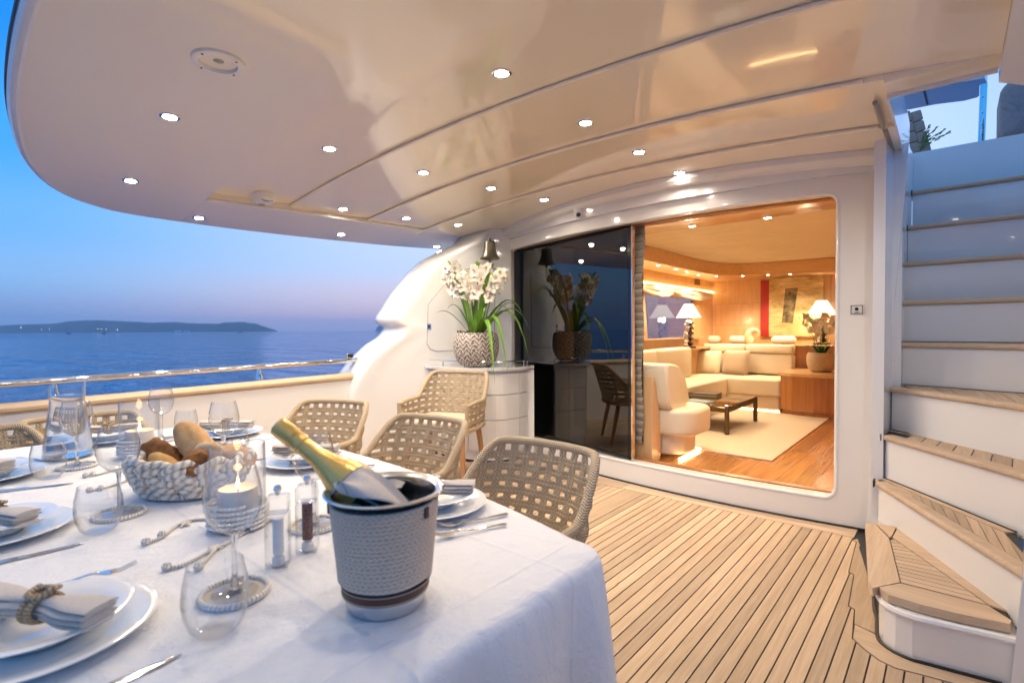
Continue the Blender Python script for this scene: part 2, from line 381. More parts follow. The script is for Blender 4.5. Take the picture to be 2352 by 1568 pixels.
# ---- far shore
def far(x, y, D): d = ray(x, y); return Vector((d.x*D, d.y*D, max(SEA-1, H+d.z*D)))
m = NM('wooded_hill').set(rough=.9); n = m.noise(m.pos((.004,.004,.008)), 1, 5); m.color(m.ramp(n, [(.35, (.045,.06,.04)), (.7, (.11,.11,.08))])); M['hill'] = m.m
def ridge(name, prof, D, depth):
    pr = []
    for k in range(len(prof)-1):
        (x0, y0), (x1, y1) = prof[k], prof[k+1]
        for j in range(6): t = j/6; pr.append((x0+(x1-x0)*t, y0+(y1-y0)*t+random.uniform(-.35,.35)))
    pr.append(prof[-1]); mb = MB(); rows = []
    hz = lambda x: 760.2 - .0057*(x-435)
    for fr, off in ((0, 0), (.45, .25), (.8, .55), (1, 1.), (.8, 1.5), (0, 2.4)):
        rows.append([far(x, hz(x)+4 + (y-hz(x)-4)*fr*random.uniform(.96, 1.0), D+depth*off) for x, y in pr])
    mb.add([p for r_ in rows for p in r_], [(j*len(pr)+i, j*len(pr)+i+1, (j+1)*len(pr)+i+1, (j+1)*len(pr)+i) for j in range(5) for i in range(len(pr)-1)], True)
    return struct(ob(name, mb, M['hill'], sharp=80))
ridge('headland_hill', [(-260,752),(-120,746),(0,747),(60,744),(130,742),(160,737),(205,735),(240,735),(300,738),(345,740),(400,739),(450,742),(500,743),(515,740),(560,739),(590,743),(612,751),(638,760)], 6400, 700)
ridge('distant_headland_hill', [(862,758),(868,749),(880,746),(960,740),(1100,738),(1300,745)], 9000, 800)
mb = MB()
for x, y in ((113,756), (225,755.5), (233,755.5), (244,756), (95,757), (270,757), (48,752)): mb.lathe([(0,-4),(4,0),(0,4)], 6, far(x, y, 6380))
struct(ob('shore_lights', mb, emis('shore_light_glow', (1,.72,.4), 5)), 'stuff')
# ferry and small boats
def boat_hull(mb, L, W, Hh, c, ang, sheer=.25):
    Mz = Matrix.Rotation(ang, 3, 'Z'); vs = []
    st = [(-.5,.8), (-.3,1), (.1,1), (.35,.65), (.5,.04)]
    for t, w in st:
        for k, z in ((.7, -.25*Hh), (1, Hh*(1+sheer*max(0, t)*2))): vs += [Mz @ Vector((t*L, -w*W/2*k, z)) + c, Mz @ Vector((t*L, w*W/2*k, z)) + c]
    fs = [(0,1,3,2), (16,18,19,17)]
    for i in range(4): a = i*4; fs += [(a, a+2, a+6, a+4), (a+1, a+5, a+7, a+3), (a+2, a+3, a+7, a+6), (a, a+4, a+5, a+1)]
    mb.add(vs, fs)
c = far(420, 760.5, 2600); c.z = SEA
t = thing('ferry', 'large white passenger ferry sailing below the headland', 'ferry', c, R(40.7), scale=.52)
mb = MB(); boat_hull(mb, 150, 24, 9, Vector(), 0); ob('hull', mb, plain('ferry_white', (.8,.8,.8), .5), t)
mb = MB().box((-46,0,16), (44,20,14)); ob('superstructure', mb, bpy.data.materials['ferry_white'], t)
mb = MB().box((40,0,14), (46,20,10)); ob('superstructure', mb, bpy.data.materials['ferry_white'], t)
mb = MB().box((-52,0,28), (12,8,10)); ob('funnel', mb, plain('ferry_red', (.5,.08,.05), .5), t)
mb = MB().box((5,0,8), (40,18,4)); ob('cargo_deck', mb, bpy.data.materials['ferry_red'], t)
for px, D, L, lab, cm in ((158, 1500, 13, 'small dark fishing boat farthest out beneath the shore lights', (.03,.03,.04)), (217, 1400, 8, 'tiny white motorboat among the small boats far offshore', (.7,.7,.7)), (240, 1300, 11, 'small dark boat just beyond the tiny white motorboat', (.03,.03,.04)), (552, 1700, 12, 'lone dark boat right of the ferry under the headland tip', (.03,.03,.04))):
    c = far(px, 764, D); c.z = SEA
    t = thing('small_boat', lab, 'boat', c, R(45), 'small boats offshore')
    mb = MB(); boat_hull(mb, L, L*.3, 1.4, Vector(), 0); ob('hull', mb, plain('boat_paint', cm, .5), t)
    ob('wheelhouse', MB().box((-L*.12, 0, 2.0), (L*.18, L*.16, 1.6)), plain('boat_house', tuple(min(1, x*1.4+.02) for x in cm), .5), t)
# ---- deck
mb = MB().box2((-4.9,-2.6,-.06), (1.0,4.6,-.007)); deck = struct(ob('deck', mb, M['caulk']))
PITCH_ = .0552; G = .0060
def plank(pts, mat='teak', parent=None, name='plank', z0=-.0065, z1=0.0):
    cx_ = sum(p[0] for p in pts)/len(pts); cy_ = sum(p[1] for p in pts)/len(pts)
    return ob(name, MB().prism([(p[0]-cx_, p[1]-cy_) for p in pts], z0, z1), M[mat], parent or deck, (cx_, cy_, 0))
def ynib(x): return 3.745 + .02*(x+1.556)
seams = [-2.006 - PITCH_*k for k in range(50, 0, -1)] + [-2.006] + [-1.835+PITCH_*k for k in range(0, 52)]
margin = [(-.456,3.718), (-.432,3.705), (-.408,3.216), (-.383,3.198), (-.358,2.822), (-.332,2.802), (-.316,2.628), (-.307,2.535), (-.257,2.476), (-.206,2.431), (-.153,2.414), (-.064,2.432), (.3,2.5), (1,2.6)]
def ymar(x):
    if x < margin[0][0]: return ynib(x)
    for (x0, y0), (x1, y1) in zip(margin, margin[1:]):
        if x0 <= x <= x1: return y0+(y1-y0)*(x-x0)/max(1e-6, x1-x0)
    return 2.6
for a, b in zip(seams, seams[1:]):
    if b > .95 or a < -4.75: continue
    x0, x1 = a+G/2, b-G/2
    ys = [x0] + [mx for mx, my in margin if x0 < mx < x1] + [x1]
    top = [(x, ymar(x)-.004) for x in ys]
    yb = -1.8
    plank([(x0, yb), (x1, yb)] + top[::-1])
# margin boards along the bulkhead and round the stair foot
xs = [-3.4, -2.05, -.45]
for a, b in zip(xs, xs[1:]):
    n = 8; q = [a+.002+(b-a-.004)*i/n for i in range(n+1)]
    plank([(x, ynib(x)+.002) for x in q] + [(x, yw(x)-.022) for x in reversed(q)], 'teakx')
foot = [(-.42,3.72), (-.345,3.40), (-.284,3.086), (-.255,2.86), (-.239,2.779), (-.222,2.626), (-.203,2.573), (-.161,2.535), (-.107,2.519), (-.067,2.525), (.15,2.56), (.3,2.6)]
plank([(-.456+.004,3.722), (-.428,3.709), (-.404,3.220), (-.379,3.202), (-.354,2.826), (-.328,2.806), (-.313,2.664), (-.238,2.642), (-.251,2.779), (-.29,3.07), (-.352,3.40), (-.43,3.76)])
plank([(-.311,2.658), (-.303,2.539), (-.254,2.481), (-.203,2.436), (-.153,2.419), (-.064,2.437), (.3,2.504), (.3,2.58), (.15,2.545), (-.067,2.51), (-.107,2.504), (-.166,2.520), (-.212,2.56), (-.236,2.630)], 'teakx')
# ---- port bulwark with cap and handrail
bw = struct(ob('bulwark', MB().slab(lambda u, w: (-4.70, -2.6+u*6.4, w*(.775+.012*(-2.6+u*6.4))), 12, 4, (-.12,0,0)), M['gel']))
ob('cap_rail', MB().tube([(-4.755, y, .79+.012*y) for y in (-2.6,-1,.3,1.5,2.4,3.2,3.7)], .085, 14, flat=.48, up=(0,0,1)), M['teakcap'], bw)
hr = thing('handrail', 'polished steel handrail above the port bulwark', 'handrail', (-4.77, 0, 0))
ob('rail', MB().tube([(0, y, .955+.012*y) for y in (-2.6,-1,0,.6,1.2,1.8,2.4,3.0,3.3)], .024, 12), M['chrome'], hr)
for y in (-1.0, .62, 2.02):
    ob('stanchion', MB().lathe([(.03,.825), (.03,.86), (.019,.885), (.019,.95)], 12, (0, y, .012*y)), M['chrome'], hr)
t = thing('rail_clamp', 'small steel flag clamp with black knob on the handrail', 'clamp', (-4.77, 2.93, .99))
ob('plate', MB().rbox((0,0,.035), (.012,.05,.08), .01), M['chrome'], t); ob('knob', MB().lathe([(0,0),(.02,0),(.024,.012),(.02,.026),(0,.028)], 12, (.006,0.02,.05), Matrix.Rotation(PI/2,3,'Y')), M['black'], t)
# ---- port wing of the superstructure: a loft of plan sections
WB = Vector((-3.66, yw(-3.66), 0)); WDX = .72
def wx(y): return WB.x - (WB.y-y)*WDX
def sil(x, y):                            # silhouette pixel -> (height, aft-most y) of the section whose outer corner shows there
    d = ray(x, y); k = WB.x - WB.y*WDX + .04*WDX - .52
    t_ = k/(d.x - d.y*WDX); return (H+d.z*t_, d.y*t_-.07)
prof = [sil(x, y) for x, y in ((1040,566),(1011,579),(966,602),(932,633),(898,678),(876,714),(867,727),(864.5,735),(867,742),(873,746.5),(880,750),(881,757),(876,767),(867,776),(842,791),(808,822),(783,855),(766,889),(756,923),(750,965),(747,1010),(745,1075))]
prof.append((-.02, prof[-1][1]))
sec = []
zz = []
for k in range(len(prof)-1):
    for j in range(3): t_ = j/3; zz.append((prof[k][0]+(prof[k+1][0]-prof[k][0])*t_, prof[k][1]+(prof[k+1][1]-prof[k][1])*t_))
zz.append(prof[-1]); zz = [(2.62, zz[0][1]+.30), (2.45, zz[0][1]+.14)] + zz
for z, ya in zz:
    yi = min(ya+.11, WB.y-.02); xi = wx(yi); s_ = []
    s_ = [(xi-.56, 5.0, z), (xi-.55, ya+.20, z), (xi-.52, ya+.07, z), (xi-.46, ya+.012, z), (xi-.38, ya-.004, z), (xi-.25, ya-.004, z), (xi-.13, ya, z), (xi-.07, ya+.014, z), (xi-.028, ya+.048, z)]
    for f_ in (0, .12, .35, .7, 1): s_.append((xi+(WB.x-xi)*f_, yi+(WB.y-yi)*f_, z))
    sec.append(s_)
mb = MB(); n = len(sec[0]); mb.add([p for s_ in sec for p in s_], [(j*n+i, j*n+i+1, (j+1)*n+i+1, (j+1)*n+i) for j in range(len(sec)-1) for i in range(n-1)], True)
wing = struct(ob('superstructure_wing', mb, M['gel'], sharp=70))
wdir = Vector((WDX, 1, 0)).normalized(); wn_ = Vector((1, -WDX, 0)).normalized()
def on_wing(x, y, off=0):
    d = ray(x, y); o_ = WB + wn_*off; t_ = (o_.dot(wn_))/(Vector((d.x, d.y, 0)).dot(wn_)); return Vector((d.x*t_, d.y*t_, H+d.z*t_))
def wing_panel(name, px, off, mat, depth=.006):
    a = [on_wing(x, y, off) for x, y in px]; b = [p - wn_*depth for p in a]; n_ = len(a)
    return ob(name, MB().add(a+b, [tuple(range(n_)), tuple(reversed(range(n_, 2*n_)))] + [(i, (i+1) % n_, n_+(i+1) % n_, n_+i) for i in range(n_)]), mat, wing)
lk = [(983,700),(990,690),(1042,628),(1052,620),(1130,612),(1138,618),(1136,795),(1130,801),(1002,808),(988,803),(980,790)]
cxl = sum(p[0] for p in lk)/len(lk); cyl = sum(p[1] for p in lk)/len(lk)
wing_panel('locker_seam', lk, .0015, plain('gap_shadow_grey', (.30,.28,.25), .6), .004)  # grey outline paints the shade in the gap round the locker door
wing_panel('locker_door', [(cxl+(x-cxl)*.983, cyl+(y-cyl)*.983) for x, y in lk], .004, M['gel'])
wing_panel('locker_latch', [(981,744),(990,744),(990,756),(981,756)], .010, M['steel'])
wing_panel('latch_button', [(983.5,747),(988,747),(988,753),(983.5,753)], .013, M['black'])
# ---- bulkhead with the saloon opening
xl = PW(1166, 620).x; xr = PW(1924, 760).x; ZB = .165
def ztop(x): return 2.205 - .015*((x-CL)/1.4)**2
def wal(x, z, d=0): return (x, yw(x)+d, z)
TH = .15; mb = MB(); L = xr-xl
def lin(a, b): return lambda u: a+(b-a)*u
mb.slab(lambda u, w: wal(-3.70+u*(-.24+3.70), w*ZB), 24, 1, (0,TH,0))
mb.slab(lambda u, w: wal(-3.70+u*(-.24+3.70), ztop(-3.70+u*3.46)+w*(2.46-ztop(-3.70+u*3.46))), 24, 1, (0,TH,0))
mb.slab(lambda u, w: wal(-3.70+u*(xl+3.70), ZB+w*(ztop(xl)-ZB)), 3, 1, (0,TH,0))
mb.slab(lambda u, w: wal(xr+u*(-.24-xr), ZB+w*(ztop(xr)-ZB)), 3, 1, (0,TH,0))
for sx, x in ((1, xl), (-1, xr)):
    for sz, z in ((1, ZB), (-1, ztop(x))):
        rr = .075; pts = [(x, z)] + [(x+sx*(rr-rr*math.sin(a)), z+sz*(rr-rr*math.cos(a))) for a in [k*PI/2/6 for k in range(7)]]
        a = [wal(p[0], p[1]) for p in pts]; b = [wal(p[0], p[1], TH) for p in pts]; n_ = len(pts)
        mb.add(a+b, [tuple(range(n_)), tuple(reversed(range(n_, 2*n_)))] + [(i, (i+1) % n_, n_+(i+1) % n_, n_+i) for i in range(n_)], True)
bulk = struct(ob('bulkhead_wall', mb, M['gelwall']))
loop = []
for p in rrect(xl+.004, xr-.004, ZB+.004, 1, .075, 6): loop.append(p)
def hole_loop(ins, n=24):
    out = []; r_ = .075
    x0, x1, z0 = xl+ins, xr-ins, ZB+ins
    for k in range(n+1): x = x0+r_+(x1-x0-2*r_)*k/n; out.append((x, z0))
    for k in range(1, 6): a = -PI/2+k*PI/12; out.append((x1-r_+r_*math.cos(a), z0+r_+r_*math.sin(a)))
    zt = ztop(x1)-ins
    for k in range(9): out.append((x1, z0+r_+(zt-z0-2*r_)*k/8))
    for k in range(1, 6): a = k*PI/12; out.append((x1-r_+r_*math.cos(a), zt-r_+r_*math.sin(a)))
    for k in range(n+1): x = x1-r_-(x1-x0-2*r_)*k/n; out.append((x, ztop(x)-ins))
    for k in range(1, 6): a = PI/2+k*PI/12; out.append((x0+r_+r_*math.cos(a), ztop(x0)-ins-r_+r_*math.sin(a)))
    for k in range(9): out.append((x0, ztop(x0)-ins-r_-(ztop(x0)-ins-z0-2*r_)*k/8))
    for k in range(1, 6): a = PI+k*PI/12; out.append((x0+r_+r_*math.cos(a), z0+r_+r_*math.sin(a)))
    return out
ob('opening_trim', MB().tube([wal(x, z, .006) for x, z in hole_loop(.003)], .013, 8, closed=True), M['gel'], bulk)
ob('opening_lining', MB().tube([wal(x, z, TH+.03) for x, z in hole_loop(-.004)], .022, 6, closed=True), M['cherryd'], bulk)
# base seam of black caulk, raised frame to starboard and the cornice
ob('base_seam', MB().tube([wal(-3.4+k*.1, .001, -.010) for k in range(31)], .010, 6), M['caulk'], bulk)
pf = [(-.405,.002),(-.345,.002),(-.335,.40),(-.310,.95),(-.268,1.55),(-.222,2.20),(-.212,2.42),(-.300,2.42),(-.312,2.2),(-.352,1.4),(-.385,.6)]
n_ = len(pf); y0 = yw(-.26)-.03
ob('corner_post', MB().add([(x, y0, z) for x, z in pf]+[(x, y0+.20, z) for x, z in pf], [tuple(range(n_)), tuple(reversed(range(n_, 2*n_)))]+[(i, (i+1) % n_, n_+(i+1) % n_, n_+i) for i in range(n_)]), M['gel'], bulk)
ob('header_band', MB().slab(lambda u, w: wal(-3.70+u*3.40, 2.305+w*.16-.02*((-3.7+u*3.4-CL)/1.7)**2, -.035), 24, 1, (0,.034,0)), M['gel'], bulk)
ob('cornice', MB().tube([(x, yw(x)-.045, zc(x)-.03) for x in [-4.2+k*.13 for k in range(31)]], .06, 10), M['gel'], bulk)
# control plate
p = PW(1968, 711); t = thing('switch_plate', 'small square control plate with round button beside the saloon opening', 'switch', (p.x, p.y-.004, p.z), math.atan2(.14*(p.x+1.4), 1))
ob('plate', MB().rbox((0,0,0), (.075,.006,.065), .003), plain('plate_white', (.7,.69,.66), .3), t)
ob('frame', MB().tube([(x, -.005, z) for x, z in rrect(-.03,.03,-.026,.026,.004,2)], .0016, 6, closed=True), M['black'], t)
ob('button', MB().lathe([(0,.006),(.008,.005),(.011,0)], 14, (0,-.004,.004), Matrix.Rotation(PI/2,3,'X')), M['black'], t)
ob('name_tag', MB().box((0,-.004,-.018), (.026,.003,.006)), M['steel'], t)
for sx in (-1, 1):
    for sz in (-1, 1): ob('screw', MB().lathe([(0,.003),(.003,0)], 8, (sx*.03,-.004,sz*.026), Matrix.Rotation(PI/2,3,'X')), M['black'], t)
# ---- overhead
edge = [(-2.0,.30),(-2.46,.30),(-3.0,.31),(-3.54,.345),(-4.0,.41),(-4.3,.48),(-4.55,.58),(-4.75,.72),(-4.88,.90),(-4.95,1.12),(-4.97,1.6),(-4.95,2.2),(-4.88,3.0),(-4.78,3.7),(-4.62,4.4),(-4.5,4.75)]
edge = [(p.x, p.y) for p in spline([(x, y, 0) for x, y in edge], 5)]
starb = [(-2.0,.30),(-.9,.30),(0,.31),(.5,.36),(.8,.55),(.95,.9),(1.0,1.6),(1.0,4.75)]
def pw_lin(pts, y):
    for (x0, y0), (x1, y1) in zip(pts, pts[1:]):
        if y0 <= y <= y1: return x0+(x1-x0)*(y-y0)/max(1e-6, y1-y0)
    return pts[-1][0]
REC = 1.48                                     # aft edge of the recessed panels
def soffit(x0f, x1f, y0, y1, nu, nv, dz=0):
    return lambda u, w: ((lambda y: (lambda x: (x, y, zc(x)+dz))(x0f(y)+(x1f(y)-x0f(y))*u))(y0+(y1-y0)*w))
rim = [p for p in reversed(starb) if p[1] < REC]
rim = [(pw_lin(starb, REC), REC)] + rim + [p for p in edge[1:] if p[1] < REC] + [(pw_lin(edge, REC), REC)]
rl_ = [0]
for a, b in zip(rim, rim[1:]): rl_.append(rl_[-1]+math.hypot(b[0]-a[0], b[1]-a[1]))
def rim_at(u):
    d = u*rl_[-1]
    for k in range(len(rim)-1):
        if rl_[k+1] >= d-1e-9: t_ = (d-rl_[k])/max(1e-9, rl_[k+1]-rl_[k]); return rim[k][0]+(rim[k+1][0]-rim[k][0])*t_, rim[k][1]+(rim[k+1][1]-rim[k][1])*t_
    return rim[-1]
def soff(u, w):
    x0, y0 = rim_at(u); xi = rim[0][0]+(rim[-1][0]-rim[0][0])*sm_(u); x = x0+(xi-x0)*w; return (x, y0+(REC-y0)*w, zc(x))
def sm_(u): return max(0, min(1, (u-.10)/.80))
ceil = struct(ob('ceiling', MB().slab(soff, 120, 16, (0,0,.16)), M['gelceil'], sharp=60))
PX0 = lambda y: -4.40+.10*(y-REC); PX1 = .14
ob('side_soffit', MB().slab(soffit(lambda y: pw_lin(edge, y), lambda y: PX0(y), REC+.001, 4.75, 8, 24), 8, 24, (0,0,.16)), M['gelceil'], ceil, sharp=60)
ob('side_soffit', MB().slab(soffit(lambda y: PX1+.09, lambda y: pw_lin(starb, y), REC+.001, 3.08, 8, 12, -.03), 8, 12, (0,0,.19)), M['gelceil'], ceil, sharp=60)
ob('side_beam', MB().slab(lambda u, w: (PX1+u*.089, REC+.001+w*1.58, zc(PX1+u*.09)+.0-.03*u), 3, 12, (0,0,.13)), M['gel'], ceil)
bands = [(REC+.001, 2.12, .062), (2.121, 2.85, .040), (2.851, 3.48, .018), (3.481, 4.35, -.004)]
for k, (y0, y1, dz) in enumerate(bands):
    x1 = PX1-.001 if y1 < 2.9 else -.245
    ob('ceiling_panel', MB().slab(lambda u, w: (lambda y: (lambda x: (x, y, zc(x)+dz))(PX0(y)+.001+(x1-PX0(y)-.001)*u))(y0+(y1-y0)*w), 48, 6, (0,0,.10)), M['gelceil'], ceil, sharp=60)
for y, dz in ((2.118, .040), (2.848, .018), (3.478, -.004)):
    ob('ceiling_rib', MB().tube([(x, y, zc(x)+dz+.006) for x in [-4.32+k*.1 for k in range(45 if y < 2.5 else 41)]], .010, 8), M['gelceil'], ceil)
ob('panel_edge_lip', MB().tube([(PX0(y), y, zc(PX0(y))+.006) for y in [REC+k*.1 for k in range(27)]], .014, 8), M['gel'], ceil)
ob('panel_band', MB().slab(lambda u, w: (-.244+u*(PX1+.243), 2.851+w*.149, zc(-.05)+.018), 4, 2, (0,0,.1)), M['gelceil'], ceil)
# hatch over the stair: coaming and the strip beside it
HX0, HX1, HY0, HY1 = -.235, .135, 3.0, 4.95
ob('hatch_coaming', MB().slab(lambda u, w: (HX0, HY0+u*(1.45), zc(HX0)-.02+w*.32), 8, 2, (-.012,0,0)), M['gel'], ceil)
ob('hatch_coaming', MB().slab(lambda u, w: (HX0+u*(HX1-HX0), HY0, zc(0)+.004+w*.26), 6, 2, (0,-.012,0)), M['gel'], ceil)
def sm1(y): return max(0, min(1, (y-.45)/.6))
ob('edge_gutter', MB().tube([(x, y, zc(x)+.03) for x, y in edge[4:]], .034, 10), M['gel'], ceil)
ob('edge_gasket', MB().tube([(x-.03*sm1(y), y-.03*(1-sm1(y)), zc(x)+.062) for x, y in edge[4:]], .010, 8), plain('gutter_rubber', (.10,.09,.085), .5), ceil)
for a, b in (((2010,233),(2028,290)), ((2032,295),(2050,345))):
    p, q = PC(*a), PC(*b); p.z -= .006; q.z -= .006
    ob('drain_slot', MB().tube([p, (p+q)/2, q], .012, 8), plain('slot_grey', (.33,.31,.29), .5), ceil)
# ---- starboard side: wing wall beside the stair and the bulwark
sw = [(2.62,0),(2.70,.9),(2.95,1.30),(3.35,1.70),(3.9,2.10),(4.3,2.40),(5.6,2.40),(5.6,0)]
mb = MB(); n_ = len(sw); mb.add([(.665, y, z) for y, z in sw]+[(.80, y, z) for y, z in sw], [tuple(range(n_)), tuple(reversed(range(n_, 2*n_)))]+[(i, (i+1) % n_, n_+(i+1) % n_, n_+i) for i in range(n_)])
struct(ob('starboard_wing_wall', mb, M['gel']))
sbw = struct(ob('starboard_bulwark', MB().slab(lambda u, w: (.72, -2.6+u*5.2, w*(.775+.012*(-2.6+u*5.2))), 12, 4, (.12,0,0)), M['gel']))
ob('cap_rail', MB().tube([(.775, y, .79+.012*y) for y in (-2.6,-1,.3,1.5,2.4,2.7)], .085, 14, flat=.48, up=(0,0,1)), M['teakcap'], sbw)
# ================================================================== DOWNLIGHTS
def spot(name, parent, power, color, loc, size=150, blend=.6, radius=.03, rot=(0,0,0)):
    l = bpy.data.lights.new(name, 'SPOT'); l.energy = power; l.color = color; l.spot_size = R(size); l.spot_blend = blend; l.shadow_soft_size = radius
    o = bpy.data.objects.new(name, l); col.objects.link(o); o.parent = parent; o.location = loc; o.rotation_euler = rot; return o
DL_RING = MB().lathe([(.030,.004),(.030,-.004),(.036,-.006),(.043,-.003),(.044,.004)], 24).mesh('trim_ring', M['chrome'])
DL_LENS = MB().lathe([(0,-.001),(.031,-.001),(.031,.004)], 24, smooth=False).mesh('lens', M['lamp'])
WARM = (1.0, .85, .66)
def downlight(p, label, power, k=1.0, tilt=0):
    t = thing('downlight', label, 'downlight', p, 0, 'recessed ceiling downlights', scale=k)
    t.rotation_euler = (0, math.atan(.056*(p.x-CL)), 0)
    ob('trim_ring', DL_RING, None, t); ob('lens', DL_LENS, None, t)
    spot('bulb', t, power, WARM, (0,0,-.012), 168, 1.0, .028); return t
PWR = 42
rows = [('the first recessed panel', .062, [(1152,168,'over the deck beyond the table'), (757,341,'above the middle of the table'), (2130,104,'by the stair hatch')]),
        ('the second recessed panel', .040, [(1345,282,'nearest the saloon door'), (972,396,'in the middle'), (788,480,'at its port end')]),
        ('the third recessed panel', .018, [(1468,349,'nearest the saloon door'), (1128,432,'in the middle'), (933,501,'at its port end')]),
        ('the panel next to the bulkhead', -.004, [(1560,396,'over the open doorway'), (1250,458,'over the dark glass'), (1052,516,'at its port end')])]
for nm, dz, L in rows:
    for x, y, w in L: downlight(PC(x, y, dz)-Vector((0,0,.001)), 'round downlight in %s, %s' % (nm, w), PWR*(.07 if dz < 0 else .7 if dz < .02 else 1.9 if x > 2000 else 1.), 1.15)
for x, y, w in ((390,268,'nearest the round ceiling fitting'), (300,415,'second from the aft corner'), (457,500,'third along the port edge'), (783,538,'fourth along the port edge'), (1003,566,'last before the white wing')):
    downlight(PC(x, y)-Vector((0,0,.001)), 'recessed downlight in the outer soffit, %s' % w, PWR*(.08 if x > 1000 else .6 if x > 700 else 1), 1.1)
for x, y, w in ((-.9,.85,'over the near table end'), (-1.9,.62,'over the table middle'), (.35,1.1,'by the starboard side')):       # hypothetical lamps, added unseen above the frame
    downlight(Vector((x, y, zc(x)-.001)), 'added unseen downlight in the aft soffit, %s' % w, PWR*.22, 1.1)
p = PC(502, 141); t = thing('ceiling_speaker', 'round white ceiling fitting with recessed cone and screws', 'speaker', p, 0); t.rotation_euler = (0, math.atan(.056*(p.x-CL)), 0)
ob('bezel', MB().lathe([(.105,.004),(.103,-.012),(.092,-.017),(.075,-.016),(.073,-.006),(.070,.03),(.05,.035)], 40), M['whitep'], t)
ob('cone', MB().lathe([(.072,.020),(.045,.028),(.040,.012),(.02,-.001),(0,-.004)], 32), plain('speaker_cone', (.25,.25,.20), .3), t)
for k in range(4):
    a = k*PI/2+.5; ob('screw', MB().lathe([(0,-.021),(.005,-.019),(.006,-.015)], 8, (.089*math.cos(a), .089*math.sin(a), 0)), plain('rusty_screw', (.25,.10,.05), .5), t)
p = PC(605, 447, .062); t = thing('smoke_detector', 'round white slotted detector on the recessed overhead panel', 'smoke detector', p); t.rotation_euler = (0, math.atan(.056*(p.x-CL)), 0)
ob('base', MB().lathe([(.09,0),(.09,-.022),(.084,-.028)], 36), M['whitep'], t)
ob('head', MB().lathe([(.084,-.028),(.082,-.05),(.068,-.066),(.0,-.070)], 36), M['whitep'], t)
for k in range(-5, 6):
    if k: ob('slot', MB().tube([(k*.012, y, -.0685+abs(y)*.12) for y in (-.045,-.015,.015,.045)], .0022, 6), M['black'], t)
p = PW(1331, 490, -.04); t = thing('security_camera', 'small white dome security camera above the saloon door', 'camera', p, R(20))
ob('mount', MB().lathe([(0,.05),(.052,.05),(.056,.03),(.05,.012)], 28), M['whitep'], t)
ob('dome', MB().lathe([(.05,.014),(.048,-.012),(.034,-.038),(0,-.05)], 28), M['whitep'], t)
ob('lens', MB().lathe([(0,.034),(.018,.032),(.02,.02)], 18, (0,-.022,-.012), Matrix.Rotation(R(115),3,'X')), M['black'], t)
# ================================================================== STAIR
st = thing('staircase', 'white curved staircase with teak treads climbing to the upper deck', 'staircase')
ZT = [.215,.41,.67,.935,1.205,1.48,1.755,2.03,2.31]
LF = [(-.285,2.72),(-.335,3.62),(-.31,3.71),(-.295,3.92),(-.285,4.13),(-.275,4.32),(-.265,4.49),(-.25,4.65),(-.235,4.82)]
RF = [(.20,2.66),(.20,2.60),(.50,2.78),(.55,3.10),(.58,3.85),(.60,4.28),(.60,4.48),(.60,4.63),(.60,4.80)]
def teak_tread(z, outline, front, n_strip, nose=.05, th=.035, ang=0):
    pass
RIS = M['gel']
# first step: rounded foot, broad mitred tread
foot1 = [(-.33,3.74),(-.29,3.40),(-.235,3.086),(-.225,2.86),(-.239,2.779),(-.222,2.626),(-.203,2.573),(-.161,2.535),(-.107,2.519),(-.067,2.525),(.19,2.57),(.19,3.2),(-.2,3.80)]
ob('riser', MB().prism(foot1, 0.001, .176), RIS, st)
cf = sum(p[0] for p in foot1)/len(foot1), sum(p[1] for p in foot1)/len(foot1)
ob('riser_cove', MB().tube([Vector((x, y, .166)) for x, y in [(-.29,3.40),(-.235,3.086),(-.225,2.86),(-.228,2.779),(-.222,2.626),(-.203,2.573),(-.161,2.535),(-.107,2.519),(-.067,2.525),(.19,2.57)]], .014, 8), RIS, st)
ob('foot_seam', MB().tube([Vector((x, y, .002)) for x, y in spline([(-.40,3.62,0),(-.352,3.40,0),(-.29,3.086,0),(-.261,2.86,0),(-.245,2.779,0),(-.228,2.626,0),(-.208,2.568,0),(-.163,2.528,0),(-.107,2.511,0),(-.067,2.517,0),(.15,2.55,0)], 4) for x, y in [(x.x, x.y)]] if False else [Vector((q.x, q.y, .002)) for q in spline([(-.40,3.62,0),(-.352,3.40,0),(-.29,3.086,0),(-.261,2.86,0),(-.245,2.779,0),(-.228,2.626,0),(-.208,2.568,0),(-.163,2.528,0),(-.107,2.511,0),(-.067,2.517,0),(.15,2.55,0)], 4)], .008, 6), M['caulk'], st)
q = lambda x, y: (lambda p: (p.x, p.y))(P(x, y, .215))
def tpl(pts, z, name='tread_board', mat='teak', th=.03, par=None):
    cx_ = sum(p[0] for p in pts)/len(pts); cy_ = sum(p[1] for p in pts)/len(pts)
    return ob(name, MB().prism([(p[0]-cx_, p[1]-cy_) for p in pts], z-th, z), M[mat], par, (cx_, cy_, 0))
tr = ob('tread', MB().prism([q(1998,1208), q(2004,1330), q(2016,1344), q(2110,1374), q(2312,1420), q(2318,1388), q(2062,1212), q(2046,1216)], .182, .208), M['caulk'], st)
tpl([q(1987,1201), q(2008,1201), q(2042,1236), q(2067,1336), q(2018,1346), q(2004,1350), q(1995,1336)], .215, 'tread_board', 'teak', .034, tr)
tpl([q(2020,1347.5), q(2068,1338.5), q(2270,1390), q(2323,1424), q(2320,1432), q(2200,1408), q(2110,1386), q(2040,1364)], .215, 'tread_board', 'teakx', .034, tr)
tpl([q(2063,1210), q(2324,1379), q(2321,1404), q(2273,1388), q(2050,1233)], .215, 'tread_board', 'teakx', .034, tr)
tpl([q(2012,1201), q(2058,1209), q(2048,1231), q(2044,1233)], .215, 'tread_board', 'teakx', .03, tr)
